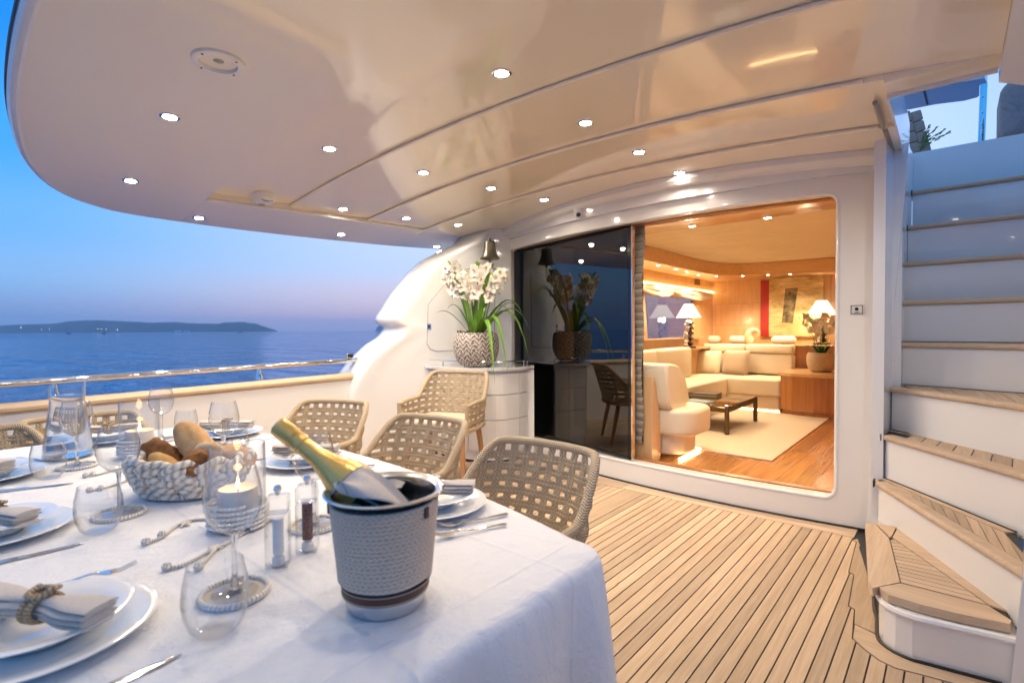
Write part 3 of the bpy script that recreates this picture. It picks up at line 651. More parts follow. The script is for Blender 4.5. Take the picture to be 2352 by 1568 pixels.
# strips of the first tread between the mitred boards
la, lb = Vector(q(2045,1238)), Vector(q(2070,1336)); ra, rb = Vector(q(2052,1236)), Vector(q(2268,1387))
for k in range(12):
    a, b = (k+.06)/12, (k+.94)/12
    tpl([la+(lb-la)*a, ra+(rb-ra)*a, ra+(rb-ra)*b, la+(lb-la)*b], .2135, 'tread_strip', 'teakx', .02, tr)
def interp(a, b, t): return (a[0]+(b[0]-a[0])*t, a[1]+(b[1]-a[1])*t)
BK = [None,(3.77,3.10),(3.93,3.38),(4.14,3.87),(4.33,4.30),(4.50,4.50),(4.66,4.65),(4.83,4.82),(5.05,5.03)]
for i in range(1, 9):
    z = ZT[i]; l, r_ = Vector(LF[i]), Vector(RF[i]); lb_, rb_ = Vector((LF[i][0]+.01, BK[i][0])), Vector((RF[i][0]+.02, BK[i][1]))
    w = .062; d = (r_-l).normalized(); nn = Vector((-d.y, d.x))
    zb = ZT[i-1]-.035
    ro = .022; rl, rr_ = l+nn*ro, r_+nn*ro                      # riser stands a little behind the nosing
    m_ = (rl+rr_)/2
    ob('riser', MB().add([(rl.x,rl.y,zb),(rr_.x,rr_.y,zb),(rr_.x,rr_.y,z-.03),(rl.x,rl.y,z-.03),(rl.x,rl.y+.02,zb),(rr_.x,rr_.y+.02,zb),(rr_.x,rr_.y+.02,z-.03),(rl.x,rl.y+.02,z-.03)], [(0,1,2,3),(5,4,7,6),(3,2,6,7),(0,4,5,1),(0,3,7,4),(1,5,6,2)]), RIS, st)
    tr = ob('tread', MB().prism([l+nn*.02, r_+nn*.02, rb_, lb_], z-.032, z-.006), M['caulk'], st)
    # rounded nosing board
    a_, b_ = l+nn*.022, r_+nn*.022
    ang = math.atan2(d.y, d.x)
    nz = MB().tube([Vector((l.x+nn.x*.017, l.y+nn.y*.017, z-.0165)), Vector((r_.x+nn.x*.017, r_.y+nn.y*.017, z-.0165))], .0165, 12)
    nz.prism([l+nn*.018, r_+nn*.018, r_+nn*w, l+nn*w], z-.032, z)
    ob('nosing', nz, M['teakx'], tr)
    ob('end_seal', MB().box((l.x-.004, l.y+.02, z-.016), (.007,.06,.040)), M['caulk'], tr)
    ob('back_seam', MB().tube([Vector((lb_.x, lb_.y-.004, z)), Vector((rb_.x, rb_.y-.004, z))], .0045, 6), M['caulk'], tr)
    # back board and strips where the tread is deep enough
    dR = (rb_-r_).dot(nn)
    if i in (1, 2, 3, 4):
        bw_ = .05; pb = [lb_, rb_, rb_-Vector((0, bw_)), lb_-Vector((0, bw_*.4))]
        bd = (rb_-lb_).normalized(); bn = Vector((-bd.y, bd.x))
        tpl([lb_-bn*.008, rb_-bn*.008, rb_-bn*.05, lb_-bn*.03+bd*.0], z, 'tread_board', 'teakx', .02, tr)
        A0, A1 = l+nn*(w+.004), r_+nn*(w+.004); B0, B1 = lb_-bn*.034, rb_-bn*.054
        n_ = 11
        for k in range(n_):
            t0, t1 = .08+(k+.04)/n_*.92, .08+(k+.96)/n_*.92
            sk = .10 if i < 3 else .0
            f0, f1 = A0+(A1-A0)*t0, A0+(A1-A0)*t1; g0, g1 = B0+(B1-B0)*min(1, t0+sk), B0+(B1-B0)*min(1, t1+sk)
            if (g0-f0).dot(nn) > .006: tpl([f0, f1, g1, g0] if (g1-g0).length > .002 else [f0, f1, g1], z-.0015, 'tread_strip', 'teak', .02, tr)
# uppermost riser, side panel and stringer wall
ob('top_riser', MB().box2((-.30,5.03,2.28), (1.0,5.06,2.64)), RIS, st)
ob('upper_landing', MB().box2((-.9,5.061,2.58), (1.0,5.6,2.638)), RIS, st)
ob('stringer', MB().prism([(-.36,3.70),(-.302,3.70),(-.285,3.95),(-.275,4.15),(-.278,4.34),(-.268,4.5),(-.252,4.66),(-.238,4.84),(-.238,5.3),(-.36,5.3)], 0, 2.60), RIS, st)
ob('side_panel', MB().slab(lambda u, w: (.197+.10*u-.03*(1-w), 2.50+.9*u, w*(.46+.75*u)), 8, 6, (.05,0,0)), RIS, st)
ob('side_trim', MB().tube([(.20, 2.56, .22), (.205, 2.57,.30), (.21,2.585,.44)], .006, 6), M['black'], st)
# ================================================================== SLIDING GLASS DOOR
xg = PW(1443, 800).x
dr = thing('sliding_door', 'dark tinted sliding glass door mirroring the orchid and chair', 'door')
a, b = Vector((xl+.02, yw(xl)+.075, 0)), Vector((xg, yw(xg)+.075, 0)); d = (b-a).normalized(); n_ = Vector((-d.y, d.x, 0))
ob('pane', MB().slab(lambda u, w: a+(b-a-d*.05)*u+Vector((0,0,ZB+.004+w*(ztop(xl)-ZB+.0))), 1, 1, n_*.008), M['doorglass'], dr)
ob('edge_band', MB().slab(lambda u, w: b-d*.05+d*.001+d*.034*u+Vector((0,0,ZB+.004+w*(ztop(xl)-ZB+.0))), 1, 1, n_*.010), plain('door_edge_black', (.01,.01,.012), .08), dr)
ob('steel_stile', MB().slab(lambda u, w: b-d*.0145+d*.014*u+Vector((0,0,ZB+.003+w*(ztop(xl)-ZB))), 1, 1, n_*.03), M['chrome'], dr)
# pleated shade behind the glass
ps = thing('pleated_shade', 'grey pleated shade hanging behind the dark glass door', 'shade')
sh = NM('shade_cloth').set(col=(.50,.44,.36), rough=.9).m
A, B = Vector((-2.95, yw(-2.95)+.33, 0)), Vector((-2.055, yw(-2.05)+.20, 0)); nn = Vector((-(B-A).y, (B-A).x, 0)).normalized()
for k in range(28):
    z0 = .30+k*.068; wob = .012*math.sin(k*.9); Bk = B+Vector((.012*math.sin(k*.55)+.02*(k/28), 0, 0))
    ob('pleat', MB().add([A+nn*.012+Vector((0,0,z0)), Bk+nn*.012+Vector((0,0,z0)), Bk+nn*.004+Vector((0,0,z0+.032)), A+nn*.004+Vector((0,0,z0+.032)), A+nn*.012+Vector((0,0,z0+.0635)), Bk+nn*.012+Vector((0,0,z0+.0635))], [(0,1,2,3),(3,2,5,4)]), sh, ps)
ob('backing', MB().slab(lambda u, w: A+(B-A)*u*.99+nn*.03+Vector((0,0,.3+1.88*w)), 2, 2, nn*.004), plain('shade_backing', (.07,.06,.05), .9), ps)
# dark partition behind the port part of the door
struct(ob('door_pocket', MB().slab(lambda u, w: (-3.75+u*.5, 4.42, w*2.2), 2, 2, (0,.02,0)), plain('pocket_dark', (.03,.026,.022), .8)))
# ================================================================== SIDEBOARD IN THE CORNER
ct = spline([P(955,837,.93), P(985,840.5,.93), P(1035,844.5,.93), P(1090,846.5,.93), P(1150,846.5,.93), P(1200,843.5,.93), P(1221,841,.93)], 6)
ct = [Vector((p.x, p.y, 0)) for p in ct]
cxm = Vector((-3.85, 4.0, 0))
back = [Vector((ct[-1].x+.0, yw(ct[-1].x)-.02, 0)), Vector((-3.66, yw(-3.66)-.02, 0)), Vector((wx(3.75)+.03, 3.72, 0))]
sb = thing('sideboard', 'white bow-fronted sideboard in the corner by the glass door', 'sideboard')
def inset(pts, k): return [p+(cxm-p).normalized()*k for p in pts]
body = inset(ct, .045)
ob('carcass', MB().prism([(p.x, p.y) for p in inset(ct, .07)+back], .03, .895), M['gel'], sb)
nD = len(body)
for r0, r1 in ((.875,.675), (.668,.43), (.423,.13)):
    for s0, s1 in ((0, nD//2-2), (nD//2-2, nD-7), (nD-7, nD-1)):
        seg = body[s0:s1+1]; g = .0035
        q0 = seg[0]+(seg[1]-seg[0]).normalized()*g; q1 = seg[-1]+(seg[-2]-seg[-1]).normalized()*g; seg = [q0]+seg[1:-1]+[q1]
        inn = inset(seg, .022)
        ob('drawer_front', MB().prism([(p.x, p.y) for p in seg+inn[::-1]], r1, r0), M['gel'], sb)
ob('plinth', MB().prism([(p.x, p.y) for p in inset(ct, .10)+back], .001, .03), M['black'], sb)
for k, (z0, z1, ins) in enumerate(((.902,.912,.008), (.9135,.923,.0), (.9245,.936,.003))):
    ob('counter_layer', MB().prism([(p.x, p.y) for p in inset(ct, ins)+back], z0, z1), plain('counter_white', (.80,.79,.77), .06, coat=.8), sb)
gr = inset(ct, .05)
ob('gallery_rail', MB().tube([p+Vector((0,0,.992)) for p in gr]+[Vector((back[0].x-.06, back[0].y-.25, .992))], .006, 8), M['chrome'], sb)
for k in (0, 9, 18, 26, 33, len(gr)-1): ob('gallery_post', MB().tube([gr[k]+Vector((0,0,.936)), gr[k]+Vector((0,0,.992))], .006, 8), M['chrome'], sb)
# ================================================================== BELL
p = on_wing(1125, 575, .16); t = thing('ship_bell', 'bronze ship bell mounted on the white wing above the orchids', 'bell', p, R(20))
ob('body', MB().lathe([(0,.095),(.045,.093),(.055,.085),(.060,.05),(.066,0),(.078,-.045),(.096,-.075),(.105,-.085),(.102,-.09),(.09,-.078),(.06,-.02),(.05,.06),(0,.08)], 40), M['bronze'], t)
ob('crown', MB().lathe([(0,.135),(.010,.133),(.013,.12),(.013,.095),(.022,.093)], 16), M['bronze'], t)
ob('bracket', MB().tube([(0,0,.118), (-.03,.05,.125), (-.04,.12,.11), (-.05,.19,.06)], .011, 8), M['bronze'], t)
ob('clapper', MB().lathe([(0,-.075),(.006,-.08),(.006,-.1),(.016,-.108),(.016,-.12),(0,-.13)], 14), M['bronze'], t)
ob('lanyard', MB().tube([(0,0,-.125),(-.01,.004,-.15),(.006,0,-.18),(-.006,.003,-.21)], .004, 6), M['cord'], t)
# ================================================================== ORCHIDS IN THE CARVED POT
def zig(name, c1, c2, k=7):
    m = NM(name).set(rough=.85); tc = m.new('TexCoord'); sp = m.new('SeparateXYZ'); m.ln(tc.outputs['Object'], sp.inputs[0])
    ang = m.math('ARCTAN2', sp.outputs[1], sp.outputs[0]); u = m.math('MULTIPLY', ang, k/PI)
    tri = m.math('ABSOLUTE', m.math('SUBTRACT', m.math('FRACT', u), .5)); nz = m.noise(tc.outputs['Object'], 42, 4, .6)
    ph = m.math('ADD', m.math('MULTIPLY', sp.outputs[2], 22), m.math('ADD', m.math('MULTIPLY', tri, 1.9), m.math('MULTIPLY', nz, 2.0)))
    w = m.math('FRACT', ph); f = m.math('ADD', m.math('MULTIPLY', m.math('LESS_THAN', w, .52), .6), m.math('MULTIPLY', nz, .55))
    m.color(m.ramp(f, [(.28, c2), (.62, c1)])); m.bump(f, .9, .012); return m.m
M['pot'] = zig('carved_pot', (.56,.51,.46), (.16,.125,.10), 9); M['potin'] = zig('carved_pot_cream', (.72,.60,.42), (.33,.24,.14), 9)
def flower_mesh(seed):
    random.seed(seed); mb = MB(); s_ = .05; sp_ = random.uniform(0, 2*PI)
    for k in range(5):
        a = sp_+2*PI*k/5+random.uniform(-.15,.15); d = Vector((math.cos(a), math.sin(a), 0)); e = Vector((-d.y, d.x, 0)); Lp = s_*random.uniform(.85,1.15); W = Lp*.42
        pts = [Vector((0,0,0)), d*Lp*.45+e*W+Vector((0,0,.30*Lp)), d*Lp*.45-e*W+Vector((0,0,.30*Lp)), d*Lp*.45+Vector((0,0,.20*Lp)), d*Lp*.85+e*W*.7+Vector((0,0,.25*Lp)), d*Lp*.85-e*W*.7+Vector((0,0,.25*Lp)), d*Lp*.85+Vector((0,0,.16*Lp)), d*Lp*1.08+Vector((0,0,.10*Lp))]
        mb.add(pts, [(0,1,3),(0,3,2),(1,4,6,3),(3,6,5,2),(4,7,6),(6,7,5)], True)
    return mb.mesh('blossom', M['petal'], 80)
FLW = [flower_mesh(k) for k in range(5)]
FLIP = MB().lathe([(.002,0),(.007,.006),(.009,.014),(.012,.019)], 8).mesh('lip', M['lip'])
FBUD = MB().lathe([(0,-.024),(.008,-.016),(.0125,0),(.009,.017),(0,.026)], 8).tube([(0,0,-.045),(0,0,-.022)], .003, 5).mesh('bud', M['bud'])
def strap_leaf(mb, base, d, L, W, lift, droop):
    d = Vector(d).normalized(); e = Vector((-d.y, d.x, 0)); pts = []
    for k in range(10):
        t_ = k/9; h = lift*math.sin(t_*PI*.62)*L - droop*L*t_**3
        pts.append(base + d*(L*t_*(.95-.12*t_)) + Vector((0,0,h)))
    vs = []
    for k, p_ in enumerate(pts):
        t_ = k/9; w = W*(.55+.45*math.sin(PI*min(1, t_*1.3+.1)))*(1 if t_ < .75 else max(.03, (1-t_)/.25)); vs += [p_-e*w, p_-Vector((0,0,w*.45)), p_+e*w]
    mb.add(vs, [(k*3+i, k*3+i+1, k*3+i+4, k*3+i+3) for k in range(9) for i in range(2)], True)
def orchid(name, label, loc, k, n_stem, hgt, pot, leaf_dirs, seed, spread=.17, fl=12, potlabel=None, group=None, mat='leaf'):
    random.seed(seed)
    t = thing(name, label, 'plant', loc, 0, group, scale=k)
    ob('pot', MB().lathe([(0,.012),(.14,.012),(.165,.02),(.20,.07),(.222,.14),(.228,.21),(.222,.29),(.205,.335),(.200,.338),(.19,.33),(.19,.29),(0,.285)], 48), M[pot], t)
    for a in (.4, 2.5, 4.6): ob('pot_foot', MB().lathe([(.02,0),(.024,.012),(.024,.02)], 10, (.13*math.cos(a), .13*math.sin(a), 0)), M[pot], t)
    ob('soil', MB().lathe([(0,.305),(.12,.300),(.189,.292)], 24), plain('moss_soil', (.055,.045,.02), .9), t)
    tw = MB()
    for j in range(7):
        a = random.uniform(0, 2*PI); r0 = .17
        tw.tube(spline([(r0*math.cos(a+q_*.5), r0*math.sin(a+q_*.5)*(1+.2*math.sin(q_*2)), .33+.035*math.sin(q_*2.4+j)) for q_ in range(5)], 4), .0045, 5)
    ob('twigs', tw, plain('brown_twig', (.10,.05,.025), .7), t)
    for j in range(n_stem):
        a = 2*PI*j/n_stem+random.uniform(-.3,.3); b = Vector((.06*math.cos(a), .06*math.sin(a), .30)); top = Vector((spread*math.cos(a)*random.uniform(.75,1.2), spread*math.sin(a)*random.uniform(.75,1.2), hgt*random.uniform(.88,1.05)))
        path = spline([b, b*.5+top*.5+Vector((-.02*math.cos(a), -.02*math.sin(a), .03)), top*.9+b*.1+Vector((0,0,.012)), top], 6)
        ob('stem', MB().tube(path, .0065, 6), M['stemg'], t)
        for q_ in range(fl):
            f_ = .42+.48*q_/fl; c = path[min(len(path)-1, int(f_*(len(path)-1)))]; ang = random.uniform(0, 2*PI)
            if random.random() < .55: ang = R(-72)+random.uniform(-.9,.9)
            nrm = Vector((math.cos(ang), math.sin(ang), random.uniform(-.25,.35))).normalized()
            o = ob('blossom', random.choice(FLW), None, t, c+nrm*random.uniform(.04,.085), nrm.to_track_quat('Z', 'Y').to_euler()); o.scale = (random.uniform(1.0,1.3),)*3; ob('lip', FLIP, None, o)
        for q_ in range(5):
            f_ = .86+.14*q_/4; c = path[min(len(path)-1, int(f_*(len(path)-1)))]; ang = random.uniform(0, 2*PI); dd = Vector((math.cos(ang)*.6, math.sin(ang)*.6, .9)).normalized()
            ob('bud', FBUD, None, t, c+dd*.042, dd.to_track_quat('Z', 'Y').to_euler())
    for (dx, dy, L, W, lift, droop) in leaf_dirs:
        lb = MB(); strap_leaf(lb, Vector((dx*.04, dy*.04, .30)), (dx, dy, 0), L, W, lift, droop); o = ob('leaf', lb, M[mat], t, sharp=80)
    random.seed(seed+1); return t
rx, ry = rt0.x, rt0.y
def vd(r_, a_): return (rt0.x*r_+(-ax.x)*a_, rt0.y*r_+(-ax.y)*a_)     # right and towards the viewer
L = [(*vd(-1,.2),.46,.014,.62,.12), (*vd(1,.1),.62,.02,.62,.55), (*vd(.9,.5),.66,.021,.6,.85), (*vd(.55,.8),.62,.021,.55,1.05), (*vd(.35,.9),.62,.02,.5,1.15), (*vd(1,-.3),.55,.018,.75,.3), (*vd(.7,.2),.6,.019,.8,.6), (*vd(-.25,.4),.5,.018,1.15,.1), (*vd(.15,.3),.52,.018,1.2,.1), (*vd(-.05,-.4),.5,.018,1.2,.05), (*vd(.3,-.5),.5,.018,1.15,.15), (*vd(-.6,-.2),.36,.016,1.0,.2), (*vd(.85,.35),.42,.018,.9,.45)]
pp = Vector((-.705*5.12, .7125*5.12, .936))
orchid('potted_orchid', 'tall white orchids with green buds in a grey carved pot on the sideboard', pp, 1.0, 8, .98, 'pot', [(a_,b_,l_,w_*1.5,h_,d_) for a_,b_,l_,w_,h_,d_ in L], 11, .27, 13)
# ================================================================== ROPE CHAIRS
SEAT = .455
ctrl = [Vector(p) for p in ((-.275,.205,0),(-.285,.06,0),(-.285,-.08,0),(-.262,-.20,0),(-.19,-.262,0),(-.095,-.288,0),(0,-.296,0),(.095,-.288,0),(.19,-.262,0),(.262,-.20,0),(.285,-.08,0),(.285,.06,0),(.275,.205,0))]
plan = spline(ctrl, 12); NPL = len(plan)-1
acc = [0.]
for a, b in zip(plan, plan[1:]): acc.append(acc[-1]+(b-a).length)
TOT = acc[-1]
def plan_at(s):                       # s in 0..1 along the horseshoe
    d = s*TOT
    for k in range(NPL):
        if acc[k+1] >= d: t_ = (d-acc[k])/(acc[k+1]-acc[k]); return plan[k]+(plan[k+1]-plan[k])*t_
    return plan[-1]
def sm(a, b, x): t_ = max(0, min(1, (x-a)/(b-a))); return t_*t_*(3-2*t_)
def ztop_c(s):
    e = min(s, 1-s); return .625 + .195*sm(.215, .335, e) - .012*sm(.1, 0, e)
def shell(s, z, off=0):
    p_ = plan_at(s); e = min(s, 1-s); k = max(0, z-SEAT); back_ = sm(.15, .36, e)
    n_ = (plan_at(min(1, s+.01))-plan_at(max(0, s-.01))).normalized(); nv = Vector((-n_.y, n_.x, 0))     # points inward
    q = Vector((p_.x*(1+.16*k*(1-back_*.4)), p_.y - back_*(.26*k+.12*k*k), z)); return q - nv*off
def rope_pair(path_fn, n, nrm, fa, fb, w=.0082):
    mb = MB()
    for sgn in (-1, 1): mb.tube([path_fn(i/n, sgn*w) for i in range(n+1)], .0089, 8, flat=fa*1.3 if fa < 1 else fa, flatb=fb*1.3 if fb < 1 else fb, up=nrm)
    return mb
def make_chair(label, loc, rz, scale=1.0):
    t = thing('rope_chair', label, 'chair', loc, rz, 'woven rope armchairs', scale=scale)
    fr = [shell(0, .40+.22*k/5) for k in range(6)]
    fr += [shell(k/60, ztop_c(k/60)) for k in range(1, 60)] + [shell(1, .62-.22*k/5) for k in range(6)]
    ob('frame', MB().tube(fr, .0175, 10), M['wrap'], t)
    ob('seat_rim', MB().tube([shell(k/40, .425) for k in range(41)] + [Vector((x, .205, .425)) for x in (.2,.1,0,-.1,-.2)], .017, 8, closed=True), M['wrap'], t)
    vs_ = [.055,.115,.175,.235] + [.295+.41*k/10 for k in range(11)] + [.765,.825,.885,.945]
    hz_ = [.48,.527,.574,.621,.668,.715,.762]
    for i, s in enumerate(vs_):
        zt = ztop_c(s); e = 1 if .28 < s < .72 else 0
        def fn(u, w, s=s, zt=zt, i=i):
            z = .43+(zt-.43)*u; ph = (z-.48)/.047
            return shell(s+w/TOT, z, -.0052*math.cos(PI*ph)*(1 if i % 2 else -1)*(1 if u < .97 else 0))
        nv_ = plan_at(min(1, s+.01))-plan_at(max(0, s-.01)); ob('upright_strap', rope_pair(fn, 16 if e else 9, (-nv_.y, nv_.x, 0), .45, 1.0), M['rope'], t)
    for j, z in enumerate(hz_):
        ss = [k/100 for k in range(101) if ztop_c(k/100) > z+.012]
        if not ss: continue
        s0, s1 = min(ss), max(ss)
        def fn(u, w, z=z, j=j, s0=s0, s1=s1):
            s = s0+(s1-s0)*u
            nearest = min(range(len(vs_)), key=lambda q_: abs(vs_[q_]-s)); 
            ph = 0
            for q_ in range(len(vs_)-1):
                if vs_[q_] <= s <= vs_[q_+1]: ph = q_+(s-vs_[q_])/(vs_[q_+1]-vs_[q_])
            if s < vs_[0]: ph = 0
            if s > vs_[-1]: ph = len(vs_)-1
            return shell(s, z+w, -.0052*math.cos(PI*ph)*(-1 if j % 2 else 1)*-1)
        ob('cross_strap', rope_pair(fn, 90, (0,0,1), 1.0, .45), M['rope'], t)
    cu = MB().rbox((0,-.03,.462), (.50,.46,.06), .028, 4); ob('seat_cushion', cu, M['cushion'], t)
    ob('seat_base', MB().prism(rrect(-.25,.25,-.24,.19,.06,4), .405, .432), M['rope'], t)
    for sx, sy in ((-1,1),(1,1),(-1,-1),(1,-1)):
        a, b = Vector((sx*.215, .15 if sy > 0 else -.19, .41)), Vector((sx*.245, .20 if sy > 0 else -.27, 0))
        ob('leg', MB().tube([a, (a+b)/2, b], [.024,.021,.014], 10), M['legwood'], t)
    return t
def back_at(bx, by, yaw, k=.34):                                   # chair whose back's top middle is over (bx, by); yaw = facing direction
    return (bx+math.cos(yaw)*k, by+math.sin(yaw)*k, 0), yaw-PI/2
CH = [(-1.26, 1.66, R(-88), 'rope armchair nearest the open doorway, its back close to the camera'),
      (-2.12, 1.79, R(-84), 'rope armchair second from the table corner on the door side'),
      (-3.13, 1.82, R(-66), 'rope armchair third along the door side, behind the bottle neck'),
      (-3.74, .60, R(-2), 'rope armchair at the port head of the table, behind the glass jug'),
      (-3.55, .12, R(20), 'rope armchair at the far left beside the bulwark')]
proto = None
for bx, by, yaw, lab in CH:
    loc, rz = back_at(bx, by, yaw)
    if proto is None: proto = make_chair(lab, loc, rz); c = proto
    else: c = copy_tree(proto); c.location = loc; c.rotation_euler = (0,0,rz); c['label'] = lab
p = P(1052, 1000, .30)
loc, rz = back_at(-3.50, 3.30, R(-66))
c = copy_tree(proto); c.location = loc; c.rotation_euler = (0,0,rz); c.scale = (1.10,)*3; c['label'] = 'rope armchair standing alone before the sideboard, facing the camera'
c = copy_tree(proto); c.location = (-.44, .47, 0); c.rotation_euler = (0,0,R(65)); c['label'] = 'rope armchair at the near table end, only its arm showing under the cloth'
# ================================================================== TABLE
TZ = .75; TCX, TCY = -2.03, .62
def table_outline(n=120, grow=0.0):
    pts = []; hx = 1.365+grow
    side = [(-hx*.93+2*hx*.93*k/24) for k in range(25)]
    top = [(x, .665+grow-.19*(abs(x)/hx)**2.2) for x in side]
    r_ = .11+grow*.5
    yR = top[-1][1]
    right = [(hx-r_*.9+r_*math.sin(a), yR-r_*.55+r_*.6*math.cos(a)) for a in (.5,.9,1.3)] + [(hx+.012, yR-.2-k*(2*yR-.4)/8) for k in range(9)] + [(hx-r_*.9+r_*math.sin(a), -(yR-r_*.55+r_*.6*math.cos(a))) for a in (1.3,.9,.5)]
    pts = top + right + [(-x, -y) for x, y in top] + [(-x, -y) for x, y in right]
    return pts
raw = table_outline(); cl = [Vector((x, y, 0)) for x, y in raw]
# even out the outline
acc2 = [0]
for a, b in zip(cl, cl[1:]+cl[:1]): acc2.append(acc2[-1]+(b-a).length)
def outl(s):
    d = (s % 1)*acc2[-1]
    for k in range(len(cl)):
        if acc2[k+1] >= d: t_ = (d-acc2[k])/max(1e-9, acc2[k+1]-acc2[k]); return cl[k]+(cl[(k+1) % len(cl)]-cl[k])*t_
    return cl[0]
tb = thing('dining_table', 'long barrel-shaped dining table under the white cloth', 'table', (TCX, TCY, 0))
ob('table_top', MB().prism([(p.x*.985, p.y*.97) for p in cl], TZ-.045, TZ-.006), M['cherry'], tb)
for x in (-.7, .7): ob('pedestal', MB().lathe([(.26,0),(.26,.03),(.10,.06),(.07,.3),(.09,.66),(.2,.70)], 24, (x,0,0)), M['cherry'], tb)
NS = 360; rowsC = []
random.seed(3)
def fold(s, amp):
    return amp*(math.sin(s*2*PI*23+1.3*math.sin(s*2*PI*5))+.5*math.sin(s*2*PI*41+2))
for j, (ins, dz, amp) in enumerate(((1.0,0,0), (.75,0,0), (.5,0,0), (.3,0,0), (.13,0,0), (.04,0,0), (.012,-.0015,0), (-.006,-.008,0), (-.014,-.025,.0015), (-.017,-.07,.006), (-.020,-.15,.013), (-.024,-.24,.020), (-.028,-.33,.026), (-.032,-.40,.030))):
    row = []
    for i in range(NS):
        s = i/NS; p = outl(s); a, b = outl(s-.004), outl(s+.004); tn = (b-a).normalized(); nr = Vector((tn.y, -tn.x, 0))
        if nr.dot(p) < 0: nr = -nr
        if ins > .1: q = p*(1-ins)
        else: q = p - nr*ins
        f_ = fold(s, amp)
        q = q + nr*f_; row.append(Vector((TCX+q.x, TCY+q.y, TZ+dz)))
    rowsC.append(row)
mb = MB(); vs = [Vector((TCX, TCY, TZ))]; 
for r_ in rowsC[1:]: vs += r_
fs = [(0, 1+i, 1+(i+1) % NS) for i in range(NS)]
for j in range(len(rowsC)-2):
    for i in range(NS): a = 1+j*NS+i; b = 1+j*NS+(i+1) % NS; fs.append((a, b, b+NS, a+NS))
mb.add(vs, fs, True); cloth = ob('tablecloth', mb, M['cloth'], sharp=180); tag(cloth, 'white damask cloth hanging in folds over the dining table', 'tablecloth')
T = TZ+.0005
# ------------------------------------------------------------------ place settings
PLATE = MB().lathe([(0,.004),(.085,.004),(.095,.007),(.135,.017),(.147,.020),(.149,.0225),(.146,.0235),(.132,.0205),(.098,.0115),(.086,.009),(0,.009)], 56).mesh('dinner_plate', M['china'])
BOWL = MB().lathe([(0,.004),(.055,.004),(.062,.010),(.085,.026),(.112,.034),(.115,.0365),(.111,.0375),(.085,.031),(.062,.017),(.05,.011),(0,.010)], 56).mesh('soup_bowl', M['china'])
def knife_mesh():
    mb = MB(); st_ = [(-.118,.0075,.006),(-.10,.0095,.007),(-.06,.0075,.006),(-.012,.006,.005),(-.004,.006,.0035),(.006,.009,.0018),(.05,.0105,.0014),(.09,.0085,.0012),(.112,.0035,.001),(.118,.0005,.0008)]
    vs = []
    for y, w, h in st_: vs += [(-w, y, .002), (-w*.6, y, .002+h), (w*.6, y, .002+h), (w, y, .002)]
    mb.add(vs, [(k*4+i, k*4+i+1, k*4+i+5, k*4+i+4) for k in range(len(st_)-1) for i in range(3)] + [(k*4+3, k*4, k*4+4, k*4+7) for k in range(len(st_)-1)] + [(0,1,2,3)], True)
    return mb.mesh('table_knife', M['silver'])
def fork_meshes():
    h = MB(); pts = [(0,-.105,.006),(0,-.085,.007),(0,-.04,.007),(0,0,.008),(0,.03,.013),(0,.045,.012)]
    h.tube(spline(pts, 4), [.0075-.0035*math.sin(k/20*PI*.95) for k in range(21)], 8, flat=.45, up=(0,0,1))
    h.add([(-.005,.042,.011),(.005,.042,.011),(-.0125,.058,.009),(.0125,.058,.009),(-.0125,.068,.0085),(.0125,.068,.0085),(-.005,.042,.0128),(.005,.042,.0128),(-.0125,.058,.0108),(.0125,.058,.0108),(-.0125,.068,.0103),(.0125,.068,.0103)], [(0,2,3,1),(2,4,5,3),(6,7,9,8),(8,9,11,10),(0,6,8,2),(2,8,10,4),(1,3,9,7),(3,5,11,9),(4,10,11,5)], True)
    tn = MB().tube([(0,.066,.0095),(0,.085,.010),(0,.105,.017),(0,.112,.021)], [.0022,.002,.0017,.001], 6).mesh('tine', M['silver'])
    return h.mesh('handle', M['silver']), tn
KN = knife_mesh(); FH, FT = fork_meshes()
def knife(x, y, yaw, lab): return tag(ob('table_knife', KN, None, None, (x, y, T), (0,0,yaw-PI/2)), lab, 'knife', 'table knives')
def fork(x, y, yaw, lab, z=0, pitch=0):
    t = thing('table_fork', lab, 'fork', (x, y, T+z), 0, 'table forks', rot=(pitch,0,yaw-PI/2)); ob('handle', FH, None, t)
    for k in range(4): ob('tine', FT, None, t, ((k-1.5)*.0068, 0, 0))
    return t
def napkin_mesh(seed):
    random.seed(seed); mb = MB()
    # a flat rolled bundle, several folds, pinched at the middle
    for k in range(4):
        z0 = .002+k*.0105; w0 = .036-.004*abs(k-1.5)+random.uniform(-.003,.003); ph = random.uniform(0, 6)
        def fn(u, w, z0=z0, w0=w0, ph=ph, k=k):
            x = (u-.5)*.235+.006*math.sin(ph)*(1 if abs(u-.5) > .45 else 0); pinch = .42+.58*sm(.0, .36, abs(u-.5)*1.0)
            a = 2*PI*w; yy = math.cos(a)*w0*pinch*(1+.10*math.sin(5*u+ph)); zz_ = math.sin(a)*(.0068)*(1.35-.35*pinch+.18*math.sin(9*u+ph))
            return Vector((x, yy, z0*(1.10-.25*(1-pinch))+.006+zz_))
        mb.grid(fn, 24, 12)
        for u in (0, 1):
            b = len(mb.v); mb.add([fn(u, w/12) for w in range(12)], [tuple(range(12))], False)
    return mb.mesh('napkin', M['linen'])
NAP = [napkin_mesh(5), napkin_mesh(9)]
RINGM = None
